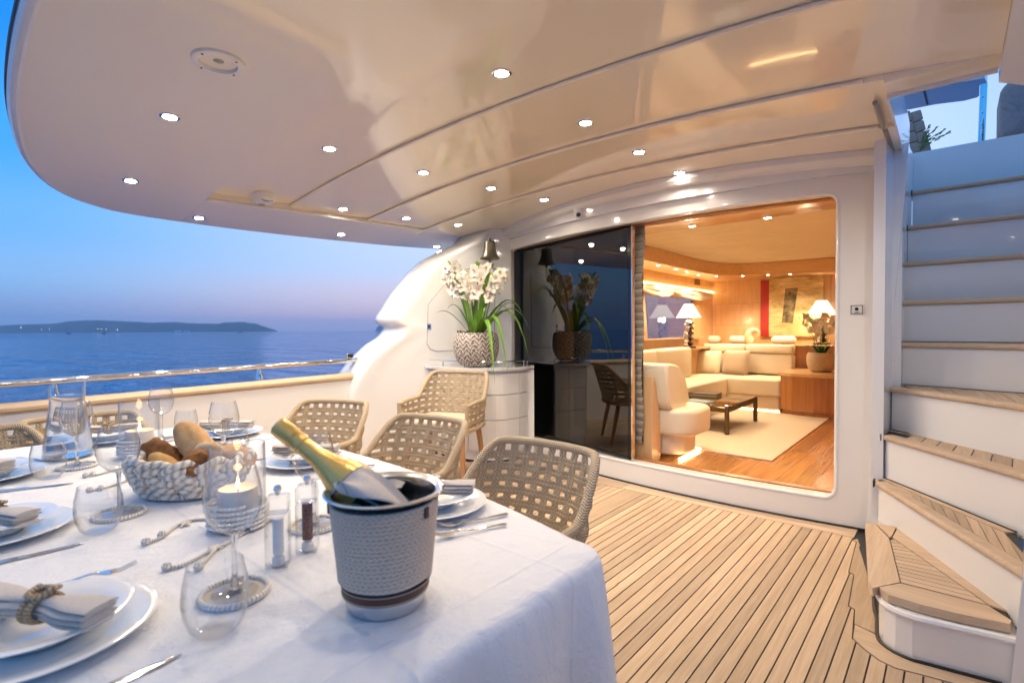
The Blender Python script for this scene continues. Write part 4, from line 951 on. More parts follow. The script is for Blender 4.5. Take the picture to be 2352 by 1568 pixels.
def ring_mesh():
    mb = MB(); 
    for dx in (-.007, .007): mb.tube([(dx, .030*math.cos(a), .026+.030*math.sin(a)) for a in [2*PI*k/20 for k in range(20)]], .0062, 7, closed=True)
    mb.tube(spline([(-.02,-.012,.055),(-.012,.006,.066),(.006,.012,.068),(.018,-.002,.064),(.008,-.016,.060),(-.012,-.012,.064),(-.016,.012,.070)], 5), .0062, 7)
    mb.tube(spline([(.012,-.010,.062),(.022,.006,.072),(.014,.02,.066),(-.004,.018,.060)], 5), .006, 7)
    return mb.mesh('rope_ring', M['jute'])
RNG = ring_mesh(); RNG2 = RNG.copy(); RNG2.materials[0] = M['cord']
def setting(x, y, yaw, desc, nap=0, ring=RNG, bowl=True, napz=.040):
    o1 = ob('dinner_plate', PLATE, None, None, (x, y, T)); o1.scale = (1.15,1.15,1.1); tag(o1, 'round white dinner plate %s' % desc, 'plate', 'white dinner plates')
    if bowl: o2 = ob('soup_plate', BOWL, None, None, (x, y, T+.0095)); o2.scale = (1.15,1.15,1.1); tag(o2, 'white soup plate stacked on the plate %s' % desc, 'bowl', 'white soup plates')
    t = thing('folded_napkin', 'rope-tied linen napkin on the plate %s' % desc, 'napkin', (x, y, T+napz+.003), yaw, 'folded linen napkins', scale=1.12); t.scale = (1.14,1.0,.84)
    ob('linen', NAP[nap], None, t); rg_ = ob('rope_ring', ring, None, t); rg_.scale = (.9,.95,.86)
def at(px, py, z=TZ): p = P(px, py, z); return p.x, p.y
setting(-1.225, .135, R(28), 'nearest the camera', 0)
setting(-1.955, .125, R(24), 'second along the camera side', 1)
setting(-2.74, .16, R(18), 'third along the camera side', 0)
setting(-3.22, .62, R(65), 'behind the far candle', 1)
setting(-2.90, 1.06, R(42), 'at the far corner before the bulwark', 0, napz=.036)
setting(-2.03, 1.045, R(36), 'behind the gold bottle neck', 1, napz=.036)
setting(-1.22, 1.03, R(40), 'behind the champagne bucket', 0, RNG2)
knife(-.985, .165, R(92), 'steel knife beside the nearest plate at the bottom edge')
knife(-1.715, .16, R(88), 'steel knife beside the second plate on the camera side')
knife(-2.46, .25, R(70), 'steel knife beside the third plate on the camera side')
fork(-1.40, .20, R(82), 'steel fork propped on the rim of the nearest plate', .020, R(-3))
fork(-1.03, 1.03, R(250), 'steel fork lying behind the bucket, nearer the plate')
fork(-.985, .97, R(248), 'smaller steel fork lying behind the bucket, nearer the corner')
fork(-1.80, 1.10, R(255), 'steel fork beside the plate behind the bottle neck')
fork(-2.62, 1.12, R(255), 'steel fork beside the plate at the far corner')
knife(-2.25, .93, R(75), 'steel knife behind the near candle glass')
knife(-2.98, .33, R(30), 'steel knife near the foot of the glass jug')
# ------------------------------------------------------------------ glasses and coasters
def wall(outer, th):
    inner = [(max(0, r_-th), z+(th if k == 0 else 0)) for k, (r_, z) in enumerate(outer)]
    return outer + [(outer[-1][0]-th*.5, outer[-1][1]+th*.4)] + inner[::-1]
bowlp = [(.004,.100),(.012,.104),(.026,.113),(.038,.128),(.0445,.148),(.0455,.165),(.043,.185),(.0385,.205),(.0355,.216)]
WG_B = MB().lathe([(0,.098)]+bowlp+[(.0345,.2163)]+[(r_-.0011, z+.0004) for r_, z in bowlp[::-1][:-1]]+[(.004,.1065),(0,.106)], 40).mesh('bowl', M['glass'])
WG_S = MB().lathe([(0,.104),(.0055,.102),(.0042,.085),(.0040,.05),(.0046,.02),(.008,.008),(.013,.0055)], 24).mesh('stem', M['solidglass'])
WG_F = MB().lathe([(.006,.0085),(.012,.006),(.022,.0040),(.036,.0026),(.037,.0012),(.036,0),(0,0)], 36).mesh('foot', M['glass'])
tump = [(.027,.004),(.034,.012),(.041,.032),(.0435,.052),(.0415,.075),(.037,.096),(.036,.102)]
TUM = MB().lathe([(0,0),(.022,.0003)]+tump+[(.0352,.1024)]+[(r_-.0013, z+.001) for r_, z in tump[::-1]]+[(0,.006)], 40).mesh('tumbler', M['glass'])
CO_R = MB().tube(circ((0,0), .047, 40, .0045), .0045, 8, closed=True).mesh('rope_edge', M['cord'])
CO_B = MB().lathe([(0,.001),(.044,.001),(.044,.0035),(0,.0035)], 40).mesh('disc', plain('linen_disc', (.50,.44,.36), .8))
def wine(x, y, desc, coaster=True):
    z = T
    if coaster:
        t = thing('rope_coaster', 'round rope-edged coaster %s' % desc, 'coaster', (x, y, T), 0, 'rope edged coasters', scale=1.35); ob('rope_edge', CO_R, None, t); ob('disc', CO_B, None, t); z = T+.005
    t = thing('wine_glass', 'empty stemmed wine glass %s' % desc, 'wine glass', (x, y, z), 0, 'stemmed wine glasses', scale=1.22); ob('bowl', WG_B, None, t); ob('stem', WG_S, None, t); ob('foot', WG_F, None, t)
def tumbler(x, y, desc):
    o = ob('tumbler', TUM, None, None, (x, y, T)); o.scale = (1.28,)*3; tag(o, 'stemless water glass %s' % desc, 'tumbler', 'stemless water glasses')
wine(*at(540,1366), 'nearest the camera')
wine(*at(275,1183), 'beside the bread basket on the camera side')
wine(*at(178,1073), 'in front of the glass jug')
wine(*at(722,1209), 'behind the pepper mill')
wine(-2.22, .80, 'behind the bread basket on the door side')
wine(-3.03, .80, 'behind the far candle glass')
tumbler(*at(497,1452), 'nearest the camera at the bottom edge')
tumbler(*at(228,1222), 'second along the camera side')
tumbler(*at(112,1098), 'third along the camera side, left of the jug')
tumbler(-3.10, .93, 'at the far end behind the bread')
tumbler(-2.38, .90, 'beyond the near candle glass')
tumbler(-1.30, .84, 'half hidden behind the mills')
# ------------------------------------------------------------------ jug of water
x, y = at(158, 1050); jp = [(.068,.002),(.072,.010),(.069,.045),(.061,.11),(.052,.17),(.049,.205),(.052,.245),(.054,.262)]
jz = P(0,0,TZ)
t = thing('water_jug', 'clear glass water jug with pouring lip at the table end', 'jug', (x, y, T), R(120), scale=1.24)
def jfn(u, w, off=0):
    k = w*(len(jp)-1); i = min(len(jp)-2, int(k)); f_ = k-i; r_ = jp[i][0]+(jp[i+1][0]-jp[i][0])*f_-off; z = jp[i][1]+(jp[i+1][1]-jp[i][1])*f_+off
    a = 2*PI*u; lip = math.exp(-((min(u, 1-u))/.05)**2)*sm(.72, 1., w); rise = .012*sm(.7, 1, w)*math.cos(a)
    r_ *= 1+.28*lip; return Vector((r_*math.cos(a), r_*math.sin(a), z+rise+.006*lip))
mb = MB(); mb.grid(lambda u, w: jfn(u, w), 56, 40); mb.grid(lambda u, w: jfn(u, w, .002), 56, 40); mb.lathe([(0,.001),(.068,.002)], 56); mb.lathe([(0,.008),(.066,.008)], 56)
mb.grid(lambda u, w: jfn(u, 1)*(1-w)+jfn(u, 1, .002)*w, 56, 1)
ob('glass_body', mb, M['glass'], t)
ob('water', MB().lathe([(0,.0085),(.066,.0085),(.066,.045),(.058,.11),(.049,.17),(.0465,.205),(.047,.222),(0,.222)], 48), M['water'], t)
# ------------------------------------------------------------------ candles in hurricane glasses
def hurricane(px, py, desc, k=1.0, lit=1.0):
    x, y = at(px, py)
    t = thing('hurricane_glass', 'clear hurricane cylinder wound with white cord, %s' % desc, 'candle holder', (x, y, T), 0, 'hurricane candle glasses', scale=k)
    prof_ = [(.050,.0),(.050,.165)]
    ob('cylinder', MB().lathe([(0,0),(.050,0),(.052,.003),(.052,.168),(.051,.1695),(.050,.168),(.0495,.006),(0,.006)], 48), M['glass'], t)
    hp = []
    for j in range(240): a = 2*PI*j/48; hp.append(Vector((.0555*math.cos(a), .0555*math.sin(a), .007+.0092*j/48+.0016*math.sin(a*.9))))
    ob('cord_winding', MB().tube(hp, .0034, 7), M['cordw'], t)
    c = thing('pillar_candle', 'lit ivory pillar candle inside the hurricane glass, %s' % desc, 'candle', (x, y, T+.0065*k), 0, 'lit pillar candles', scale=k)
    ob('wax', MB().lathe([(0,0),(.036,0),(.037,.002),(.037,.070),(.0355,.0735),(.033,.073),(.028,.068),(.01,.0655),(0,.065)], 40), M['wax'], c)
    ob('wick', MB().tube([(0,0,.064),(.0005,0,.072),(.0015,0,.078)], .0011, 6), M['black'], c)
    ob('flame', MB().lathe([(0,.071),(.002,.0725),(.0034,.077),(.003,.082),(.0016,.088),(.0006,.092),(0,.095)], 14), M['flame'], c)
    l = bpy.data.lights.new('candle_light', 'POINT'); l.energy = .10; l.color = (1,.55,.22); l.shadow_soft_size = .012; o = bpy.data.objects.new('candle_light', l); col.objects.link(o); o.parent = c; o.location = (0,0,.112)
hurricane(548, 1208, 'nearer, right of the bread basket', 1.38)
hurricane(322, 1047, 'farther, left of the big loaf', 1.45)
# ------------------------------------------------------------------ bread basket of thick cotton rope
bx, by = at(440, 1128); bk = thing('rope_basket', 'oval bread basket plaited from thick white cotton rope', 'basket', (bx, by, T), R(40), scale=1.42)
RXB, RYB = .128, .102
for strand in range(3):
    for rope in range(3):
        pts = []
        for j in range(361):
            a = 2*PI*j/360; ph = a*4+strand*2*PI/3
            hgt_ = .046+.023*math.sin(ph); bul = (rope-1)*.0165
            rad = .76+.24*math.sin(min(1.25, max(0, (hgt_+bul)/.07))*1.2)+.085*math.sin(ph*2)
            z = max(.008, hgt_+bul+.006); rr_ = rad
            pts.append(Vector((RXB*rr_*math.cos(a), RYB*rr_*math.sin(a), z)))
        ob('rope', MB().tube(pts[:-1], .0082, 9, closed=True), M['cotton'], bk)
ob('base', MB().lathe([(0,.004),(.9,.004),(.93,.016),(0,.016)], 40, ex=RXB*.9, ey=RYB*.9), M['cotton'], bk)
ob('liner', MB().grid(lambda u, w: Vector((RXB*(.55+.33*w)*math.cos(2*PI*u), RYB*(.55+.33*w)*math.sin(2*PI*u), .02+.062*w**2+.006*math.sin(u*40)*w)), 60, 6), M['linen'], bk)
def bread_mat(name, c1, c2, sc_=60):
    m = NM(name).set(rough=.75, spec=.25); n = m.noise(m.pos((1,1,1), 'Object'), sc_, 5, .65); n2 = m.noise(m.pos((1,1,1), 'Object'), 11, 3)
    f_ = m.math('ADD', m.math('MULTIPLY', n, .45), m.math('MULTIPLY', n2, .55)); m.color(m.ramp(f_, [(.33, c2), (.62, c1)])); m.bump(f_, .9, .008); return m.m
BM = {'pale': bread_mat('pale_crust', (.66,.42,.20), (.48,.25,.09)), 'dark': bread_mat('dark_crust', (.36,.15,.04), (.17,.06,.015), 90), 'gold': bread_mat('golden_crust', (.68,.42,.16), (.50,.25,.07)), 'crumb': bread_mat('crumb', (.72,.55,.36), (.48,.30,.15), 120)}
from mathutils import noise as mnoise
def bread(name, label, c, L, W, Ht, mat, dr_, pw=2.2, rough=.06, seed=0, cut=False):
    mb = MB(); nu, nv = 36, 24; off = Vector((seed*3.1, seed*1.7, 0))
    vs = [];
    for j in range(nv+1):
        th = PI*j/nv
        for i in range(nu):
            a = 2*PI*i/nu; x = -math.cos(th); r_ = math.sin(th)**(2/pw*.75)
            if cut and x > .55: x = .55; r_ = min(r_, .83*((nv-j)/ (nv*.31)) if False else r_)
            p_ = Vector((x*L/2, r_*math.cos(a)*W/2, r_*math.sin(a)*Ht/2)); d_ = mnoise.noise(p_*28+off)*rough*W + mnoise.noise(p_*75+off)*rough*.4*W
            vs.append(p_*(1+d_/max(.02, p_.length)))
    mb.add(vs, [(j*nu+i, j*nu+(i+1) % nu, (j+1)*nu+(i+1) % nu, (j+1)*nu+i) for j in range(nv) for i in range(nu)], True)
    d_ = (rv*dr_[0]+fv*dr_[1]+uz*dr_[2]).normalized(); o = ob(name, mb, BM[mat], None, c, d_.to_track_quat('X', 'Z').to_euler(), sharp=70); o.scale = (1.38,)*3; return tag(o, label, 'bread', 'bread in the rope basket')
B = Vector((bx, by, T)); rv = Vector((rt0.x, rt0.y, 0)); fv = Vector((-ax.x, -ax.y, 0)).normalized(); uz = Vector((0,0,1))
def bp(r_, f_, z): return B+(rv*r_+fv*f_+uz*z)*1.4
bread('bread_loaf', 'big pale oval loaf standing highest in the basket', bp(.0,-.025,.105), .155, .078, .07, 'pale', (.68,.25,-.62), 2.6, .09, 1)
bread('bread_roll', 'dark crusty roll at the basket rim beside the far candle', bp(-.075,-.015,.082), .125, .058, .058, 'dark', (.75,.3,-.4), 3.4, .2, 2)
bread('bread_stick', 'golden bread finger lying lowest at the basket rim', bp(-.062,.055,.060), .135, .034, .034, 'gold', (.85,.35,-.2), 2.8, .08, 3)
bread('bread_stick', 'golden bread finger lying above the lowest one', bp(-.022,.045,.072), .13, .042, .040, 'gold', (.8,.3,-.32), 2.6, .09, 4)
bread('bread_chunk', 'torn dark crust chunk at the front beside the near candle', bp(.052,.045,.078), .095, .07, .065, 'dark', (.35,.8,.35), 3.6, .24, 5)
bread('bread_slice', 'cut slice with pale crumb leaning on the big loaf', bp(.045,.005,.092), .08, .075, .06, 'crumb', (.5,.75,.3), 3.0, .09, 6)
bread('bread_roll', 'pale soft roll behind the near candle glass', bp(.098,-.02,.080), .10, .075, .055, 'pale', (.9,-.2,-.2), 2.4, .05, 7)
# ------------------------------------------------------------------ salt and pepper mills
def mill(px, py, name, label, fill, fmat):
    x, y = at(px, py); t = thing(name, label, 'mill', (x, y, T), R(52), scale=1.2)
    s_ = .0205
    ob('body', MB().rbox((0,0,.0525), (s_*2,s_*2,.103), .003, 2), M['acrylic'], t)
    ob('head', MB().rbox((0,0,.1215), (s_*2,s_*2,.033), .004, 2), M['acrylic'], t)
    ob('knob', MB().lathe([(0,.1385),(.004,.139),(.004,.143),(.0075,.147),(.008,.151),(.0055,.157),(0,.159)], 16), M['chrome'], t)
    ob('filling', MB().lathe([(0,.025),(.0105,.025),(.0105,fill),(0,fill)], 18), fmat, t)
    ob('grinder', MB().lathe([(0,.003),(.012,.003),(.012,.016),(.009,.02),(0,.02)], 18), M['whitep'], t)
pm = NM('red_peppercorn').set(rough=.5); vv = pm.new('TexVoronoi'); vv.inputs['Scale'].default_value = 230; pm.ln(pm.pos((1,1,1), 'Object'), vv.inputs[0]); pm.color(pm.ramp(vv.outputs[0], [(.1, (.33,.06,.035)), (.55, (.06,.012,.01))])); pm.bump(vv.outputs[0], -.8, .004)
mill(640, 1298, 'salt_mill', 'clear acrylic salt mill with white filling', .094, plain('salt_white', (.80,.80,.80), .7))
mill(707, 1264, 'pepper_mill', 'clear acrylic pepper mill filled with red peppercorns', .100, pm.m)
# ------------------------------------------------------------------ champagne bucket, bottle and cloth
kx, ky = at(899, 1398); kx, ky = (-.868, .612)
t = thing('champagne_bucket', 'steel champagne bucket wrapped in taupe braided rope', 'ice bucket', (kx, ky, T), R(30), scale=1.09)
def br(z): return .072+.020*(z/.20)
ob('shell', MB().lathe([(0,.001),(.068,.001),(.0715,.006),(br(.03),.03),(br(.2),.198),(.099,.206),(.107,.2085),(.110,.2115),(.107,.214),(.100,.213),(.093,.207),(.089,.19),(.070,.02),(0,.012)], 64), M['steel'], t)
hp = []; turns = 19
for j in range(turns*48+1): a = 2*PI*j/48; z = .0525+.1415*j/(turns*48); hp.append(Vector(((br(z)+.0042)*math.cos(a), (br(z)+.0042)*math.sin(a), z)))
ob('rope_wrap', MB().tube(hp, .0040, 7), M['bucketrope'], t)
ob('leather_band', MB().lathe([(br(.03)+.0005,.028),(br(.03)+.004,.029),(br(.047)+.004,.048),(br(.047)+.0005,.0485)], 64), M['leather'], t)
for z in (.0315, .0460): ob('stitching', MB().tube(circ((0,0), br(z)+.0042, 64, z), .0006, 5, closed=True), M['cushion'], t)
for a in (R(205), R(25)+.2, R(-20)): ob('leather_tab', MB().rbox(((br(.184)+.0085)*math.cos(a), (br(.184)+.0085)*math.sin(a), .184), (.006,.010,.02), .002, 2, Matrix.Rotation(a,3,'Z')), M['leather'], t)
# bottle leaning towards the far left of the picture
neck_tip = None
bt_dir = (rv*-.79 + uz*.61 + fv*-.06).normalized(); b0 = Vector((kx, ky, T+.135)) + rv*.064 + fv*.004
qb = bt_dir.to_track_quat('Z', 'Y')
t = thing('champagne_bottle', 'gold foiled champagne bottle leaning in the bucket', 'bottle', b0, scale=1.03); t.rotation_mode = 'QUATERNION'; t.rotation_quaternion = qb; t.scale = (1.13,1.13,1.03)
ob('glass', MB().lathe([(0,0),(.036,0),(.040,.006),(.0405,.10),(.040,.155)], 40), plain('green_bottle_glass', (.012,.03,.012), .05, coat=1.), t)
ob('foil', MB().lathe([(.0412,.135),(.0408,.165),(.037,.185),(.030,.205),(.0225,.228),(.0178,.255),(.0160,.285),(.0155,.292)], 48), M['gold'], t)
ob('neck_collar', MB().lathe([(.0158,.288),(.0178,.290),(.0180,.302),(.0168,.304)], 40), M['gold'], t)
cap = MB(); nu = 48
for (r_, z) in ((.0170,.302),(.0178,.312),(.0182,.322),(.0190,.328),(.0188,.345),(.0175,.352),(.012,.3555),(0,.3565)):
    cap.v += [((r_+.0006*math.sin(7*i)+.0005*math.sin(13*i+z*900))*math.cos(2*PI*i/nu), (r_+.0006*math.sin(7*i))*math.sin(2*PI*i/nu), z) for i in range(nu)]
for j in range(7):
    for i in range(nu): cap.f.append((j*nu+i, j*nu+(i+1) % nu, (j+1)*nu+(i+1) % nu, (j+1)*nu+i)); cap.sm.append(True); cap.uv.append(None)
ob('cork_cap', cap, M['gold'], t)
ob('wire_cage', MB().tube(circ((0,0), .0186, 40, .3125), .0012, 6, closed=True), M['gold'], t)
# linen cloth wrapped round the shoulder
t = thing('bottle_cloth', 'grey linen cloth wrapped round the bottle in the bucket', 'napkin', b0, scale=1.08); t.rotation_mode = 'QUATERNION'; t.rotation_quaternion = qb
def wfn(u, w):                                   # from a collar round the bottle out to the bucket's rim
    th = R(235)-R(225)*u; dd = rv*math.cos(th)+fv*math.sin(th); pd = (dd-bt_dir*dd.dot(bt_dir)).normalized()
    top = b0+bt_dir*(.176+.010*math.cos(th-R(150))+.006*math.sin(u*9))+pd*.0455
    k_ = sm(.62, .95, u); rim_ = Vector((kx, ky, T+.246+.004*math.sin(u*7)-.05*k_))+dd*(.099-.045*k_)
    q_ = top*(1-w)+rim_*w; q_.z += .020*math.sin(PI*w)+.004*math.sin(u*23+w*3)*math.sin(PI*w); q_ += dd*.010*math.sin(PI*w)*math.sin(u*11+1); return q_-b0
t.rotation_mode = 'XYZ'; t.rotation_euler = (0,0,0); t.scale = (1,1,1)
ob('wrap', MB().slab(wfn, 72, 16, lambda p_: Vector((0,0,.0018))), M['linen'], t, sharp=70)
ob('hem', MB().tube([wfn(k/72, 0)+Vector((0,0,.001)) for k in range(73)], .0018, 6), fabric('taupe_hem', (.30,.26,.24)), t)
ob('fold_edge', MB().tube([wfn(.52, k/16)+Vector((0,0,.002)) for k in range(17)], .0014, 6), bpy.data.materials['taupe_hem'], t)
def ifn(u, w):
    th = R(95)+R(190)*u; r_ = .004+.084*w; return rv*(r_*math.cos(th))+fv*(r_*math.sin(th))+Vector((kx, ky, T+.196+.016*w+.006*math.sin(u*17+w*5)+.004*math.sin(w*14)))-b0
ob('inner_fold', MB().slab(ifn, 40, 10, (0,0,.002)), M['linen'], t, sharp=70)
# ------------------------------------------------------------------ knotted cotton cords on the cloth
def deco_cord(label, pts, knots):
    t = thing('knotted_cord', label, 'cord', (0,0,0), 0, 'knotted cotton cords')
    ob('cord', MB().tube(spline([Vector((*at(x, y), T+.0045)) for x, y in pts], 8), .0042, 8, lobes=3, twist=420), M['cord'], t)
    for k, (x, y) in enumerate(knots):
        p_ = Vector((*at(x, y), T+.0085)); mb = MB()
        for j in range(3): mb.tube([p_+Matrix.Rotation(j*1.1, 3, 'Z') @ Matrix.Rotation(j*1.0, 3, 'X') @ Vector((.0075*math.cos(a), .0065*math.sin(a), 0)) for a in [2*PI*q_/12 for q_ in range(12)]], .0042, 7, closed=True)
        ob('knot', mb, M['cord'], t)
deco_cord('cotton cord with end knot lying between basket and near glass', [(334,1252),(372,1236),(410,1208),(440,1198),(478,1195)], [(335,1251),(372,1234)])
deco_cord('cotton cord with end knot lying before the near wine glass', [(382,1311),(425,1300),(470,1276),(520,1252),(570,1222)], [(383,1310)])
deco_cord('short cotton cord with knot under the near wine glass stem', [(455,1310),(478,1285),(500,1262),(545,1238)], [(456,1309)])
deco_cord('cotton cord with two knots left of the bread basket', [(196,1096),(225,1092),(262,1082),(285,1076)], [(197,1096),(212,1093)])
deco_cord('cotton cord lying along the basket on the camera side', [(205,1130),(240,1123),(275,1112),(300,1104),(318,1100)], [(206,1130),(232,1126)])
def starfish(label, px, py, s=.022, rz=0):
    x, y = at(px, py); mb = MB(); n_ = 10; 
    for k in range(5):
        a = rz+2*PI*k/5; mb.tube([(0,0,.005),(s*.5*math.cos(a), s*.5*math.sin(a), .006),(s*math.cos(a), s*math.sin(a), .003)], [.0055,.004,.0014], 8)
    tag(ob('starfish', mb, plain('bleached_starfish', (.78,.70,.58), .8), None, (x, y, T)), label, 'starfish')
starfish('small pale starfish on the cord before the basket', 425, 1207, .020, .4)
starfish('small pale starfish on the cord before the near wine glass', 492, 1264, .022, 1.0)
starfish('small pale starfish leaning beside the near candle glass', 618, 1196, .026, .2)
# ================================================================== SALOON
FZ = .13; SX0, SX1, SY1 = -3.20, -.52, 9.15
sf = struct(ob('saloon_floor', MB().box2((-2.95,4.06,FZ-.05), (SX1,SY1,FZ-.004)), M['seam']))
x = SX1-.004; 
while x > -2.75:
    for (y0, y1) in ((4.06, 5.2+.9*random.random()), (None, 7.3+.9*random.random()), (None, SY1)):
        a = y0 if y0 else last; last = y1
        ob('plank', MB().box2((-.0595,-(y1-a)/2+.0012,-.004), (.0595,(y1-a)/2-.0012,0)), M['saloonfloor'], sf, (x-.062, (a+y1)/2, FZ))
    x -= .1245
wl_ = struct(ob('saloon_port_wall', MB().box2((SX0-.06,4.45,FZ), (SX0,SY1,1.155)).box2((SX0-.06,4.45,1.78), (SX0,SY1,2.3)), M['cherry']))
wy = [PX(1484,720,SX0).y, PX(1592,720,SX0).y]
for a, b in ((4.45, wy[0]-.06), (wy[1]+.05, SY1)): ob('wall_panel', MB().box2((SX0-.055,a,1.1555), (SX0-.001,b,1.7795)), M['cherry'], wl_)
ob('window_pane', MB().box2((SX0-.045,wy[0]-.06,1.156), (SX0-.040,wy[1]+.05,1.779)), M['winglass'], wl_)
ob('window_sill', MB().rbox((SX0+.02,(wy[0]+wy[1])/2,1.15), (.12,wy[1]-wy[0]+.5,.03), .008), M['cherryx'], wl_)
ob('window_post', MB().box((SX0-.02,wy[0]-.09,1.47), (.08,.10,.62), Matrix.Rotation(R(9),3,'X')), M['cherry'], wl_)
p = PX(1601,647,SX0); 
for k in range(6): ob('vent_slat', MB().box((SX0+.006,p.y,p.z-.05+k*.02), (.012,.22,.009)), plain('vent_brown', (.22,.12,.05), .5), wl_)
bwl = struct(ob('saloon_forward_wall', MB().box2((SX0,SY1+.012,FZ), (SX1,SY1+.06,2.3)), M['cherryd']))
for z0, z1 in ((FZ,.62),(.624,1.0),(1.004,1.36),(1.364,1.72),(1.724,2.3)):
    for x0, x1 in ((SX0,-2.35),(-2.346,-1.42),(-1.416,SX1)): ob('wall_panel', MB().box2((x0+.001,SY1,z0), (x1-.001,SY1+.0115,z1)), M['cherry'], bwl)
struct(ob('saloon_starboard_wall', MB().box2((SX1,4.06,FZ-.1), (SX1+.05,SY1,2.32)), M['cherry']))
fab = NM('ceiling_fabric').set(rough=.7, col=(.80,.70,.50)); wv = fab.new('TexWave'); wv.inputs['Scale'].default_value = 1.1; wv.inputs['Distortion'].default_value = 1.0; wv.bands_direction = 'Y'; fab.ln(fab.pos(), wv.inputs[0]); fab.bump(wv.outputs[0], .35, .02)
sc_ = struct(ob('saloon_ceiling', MB().box2((-4.6,4.36,2.30), (SX1+.05,SY1+.06,2.34)), fab.m))
ob('ceiling_valance', MB().rbox((-1.73,4.55,2.285), (2.40,.72,.03), .01), M['cherryx'], sc_)
ob('door_track', MB().box2((-2.3,4.16,2.20), (xr+.02,4.21,2.265)), M['cherryd'], sc_)
def corn(u, w):
    pass
cpath = [(-2.78,4.95),(-2.78,7.3),(-2.74,7.8),(-2.60,8.15),(-2.35,8.36),(-1.9,8.45),(SX1,8.5)]
cs = spline([Vector((x, y, 0)) for x, y in cpath], 8)
ob('cornice', MB().prism([(p.x, p.y) for p in cs]+[(SX1, SY1-.002), (SX0+.002, SY1-.002), (SX0+.002, 4.95)], 2.12, 2.296), M['cherryx'], sc_)
ob('led_strip', MB().box2((SX0+.005,5.0,1.93), (SX0+.03,SY1-.02,1.945)), M['led'], wl_)
INW = (1.0,.76,.49)
def sdown(px, py, z, lab, k=.9, pw=9):
    p = P(px, py, z); p.z = z-.001; t = thing('saloon_downlight', lab, 'downlight', p, 0, 'saloon downlights', scale=k)
    ob('trim_ring', DL_RING, None, t); ob('lens', SLENS, None, t); spot('bulb', t, pw, INW, (0,0,-.015), 130, .7, .03)
SLENS = DL_LENS.copy(); SLENS.materials[0] = M['lampin']
for px, py, w in ((1590,519,'in the wooden valance over the coffee table'), (1763,500,'in the wooden valance nearest the open doorway'), (1453,541,'in the wooden valance beside the pleated shade')): sdown(px, py, 2.27, 'saloon downlight %s' % w, 1.0, 55)
for k, (px, py) in enumerate(((1512,609),(1552,618),(1578,624),(1604,631),(1645,634),(1706,633),(1764,631),(1815,629))):
    sdown(px, py, 2.12, 'small downlight in the saloon cornice, %s from the shade' % ['first','second','third','fourth','fifth','sixth','seventh','last'][k], .8, 30)
# roman blind over the window
t = thing('roman_blind', 'cream roman blind gathered above the saloon window', 'blind')
for k, (y0, y1) in enumerate(((5.2,6.25),(6.26,7.35),(7.36,8.9))):
    def fn(u, w, y0=y0, y1=y1): 
        sag = math.sin(PI*u); return Vector((SX0+.06+.035*math.cos(2*PI*w)*(.5+.6*sag)+.008*math.sin(w*22+u*5), y0+(y1-y0)*u, 1.86+.075*math.sin(2*PI*w)*(.55+.6*sag)-.02*sag))
    ob('fold', MB().grid(fn, 24, 14), fabric('blind_linen', (.74,.64,.48)), t)
# sofa: U-shaped
so = thing('corner_sofa', 'large cream leather corner sofa with glowing plinth', 'sofa')
def pad(name, c, s, r=.06, M_=None): return ob(name, MB().rbox(c, s, r, 4, M_), M['sofa'], so)
def rpad(name, x0, x1, y0, y1, Rc, z0, z1, r):
    lo = []; n_ = 5
    for k in range(n_+1): a_ = PI/2*k/n_; lo.append((r*(1-math.sin(a_)), z0+r*(1-math.cos(a_))))
    for k in range(n_+1): a_ = PI/2*k/n_; lo.append((r*(1-math.cos(a_)), z1-r*(1-math.sin(a_))))
    loops = [[(x_, y_, z_) for x_, y_ in rrect(x0+i_, x1-i_, y0+i_, y1-i_, max(.004, Rc-i_), 7)] for i_, z_ in lo]; N_ = len(loops[0])
    mb = MB().add([p_ for l_ in loops for p_ in l_], [(j*N_+i, j*N_+(i+1) % N_, (j+1)*N_+(i+1) % N_, (j+1)*N_+i) for j in range(len(loops)-1) for i in range(N_)]+[tuple(range(N_)), tuple((len(loops)-1)*N_+i for i in range(N_))], True)
    return ob(name, mb, M['sofa'], so, sharp=50)
rpad('seat', -3.13, -1.78, 7.76, 8.62, .06, .345, .585, .035); rpad('seat', -3.14, -2.49, 4.99, 7.755, .06, .345, .58, .035); rpad('seat', -2.95, -1.70, 4.34, 4.985, .22, .345, .585, .045)
rpad('seat_base', -3.10, -1.81, 7.82, 8.6, .04, .165, .338, .015); rpad('seat_base', -3.12, -2.56, 5.0, 7.8, .04, .165, .338, .015); rpad('seat_base', -2.9, -1.82, 4.40, 4.90, .18, .165, .338, .02)
for x0, x1 in ((-3.12,-2.47),(-2.46,-1.79)):
    for z0, z1 in ((.59,.905),(.908,1.05)): pad('back_cushion', ((x0+x1)/2,8.56,(z0+z1)/2), (x1-x0,.20,z1-z0), .035, Matrix.Rotation(R(-8),3,'X'))
for y0, y1 in ((5.2,6.4),(6.41,7.6)): pad('back_cushion', (-3.06,(y0+y1)/2,.80), (.20,y1-y0,.46), .05)
bcsh = []
mb = MB(); prof_ = spline([(4.36,.58,0),(4.74,.60,0),(4.755,.69,0),(4.68,.84,0),(4.55,.95,0),(4.38,.99,0),(4.26,.97,0),(4.27,.75,0)], 5, True)
mb.add([(x_, p.x, p.y) for x_ in (-2.6,-1.90,-1.88) for p in [q_ if x_ < -1.885 else Vector((4.45+(q_.x-4.45)*.9, .76+(q_.y-.76)*.93, 0)) for q_ in prof_]], [(j*40+i, j*40+(i+1) % 40, (j+1)*40+(i+1) % 40, (j+1)*40+i) for j in range(2) for i in range(40)]+[tuple(80+i for i in range(40))], True)
ob('back_cushion', mb, M['sofa'], so)
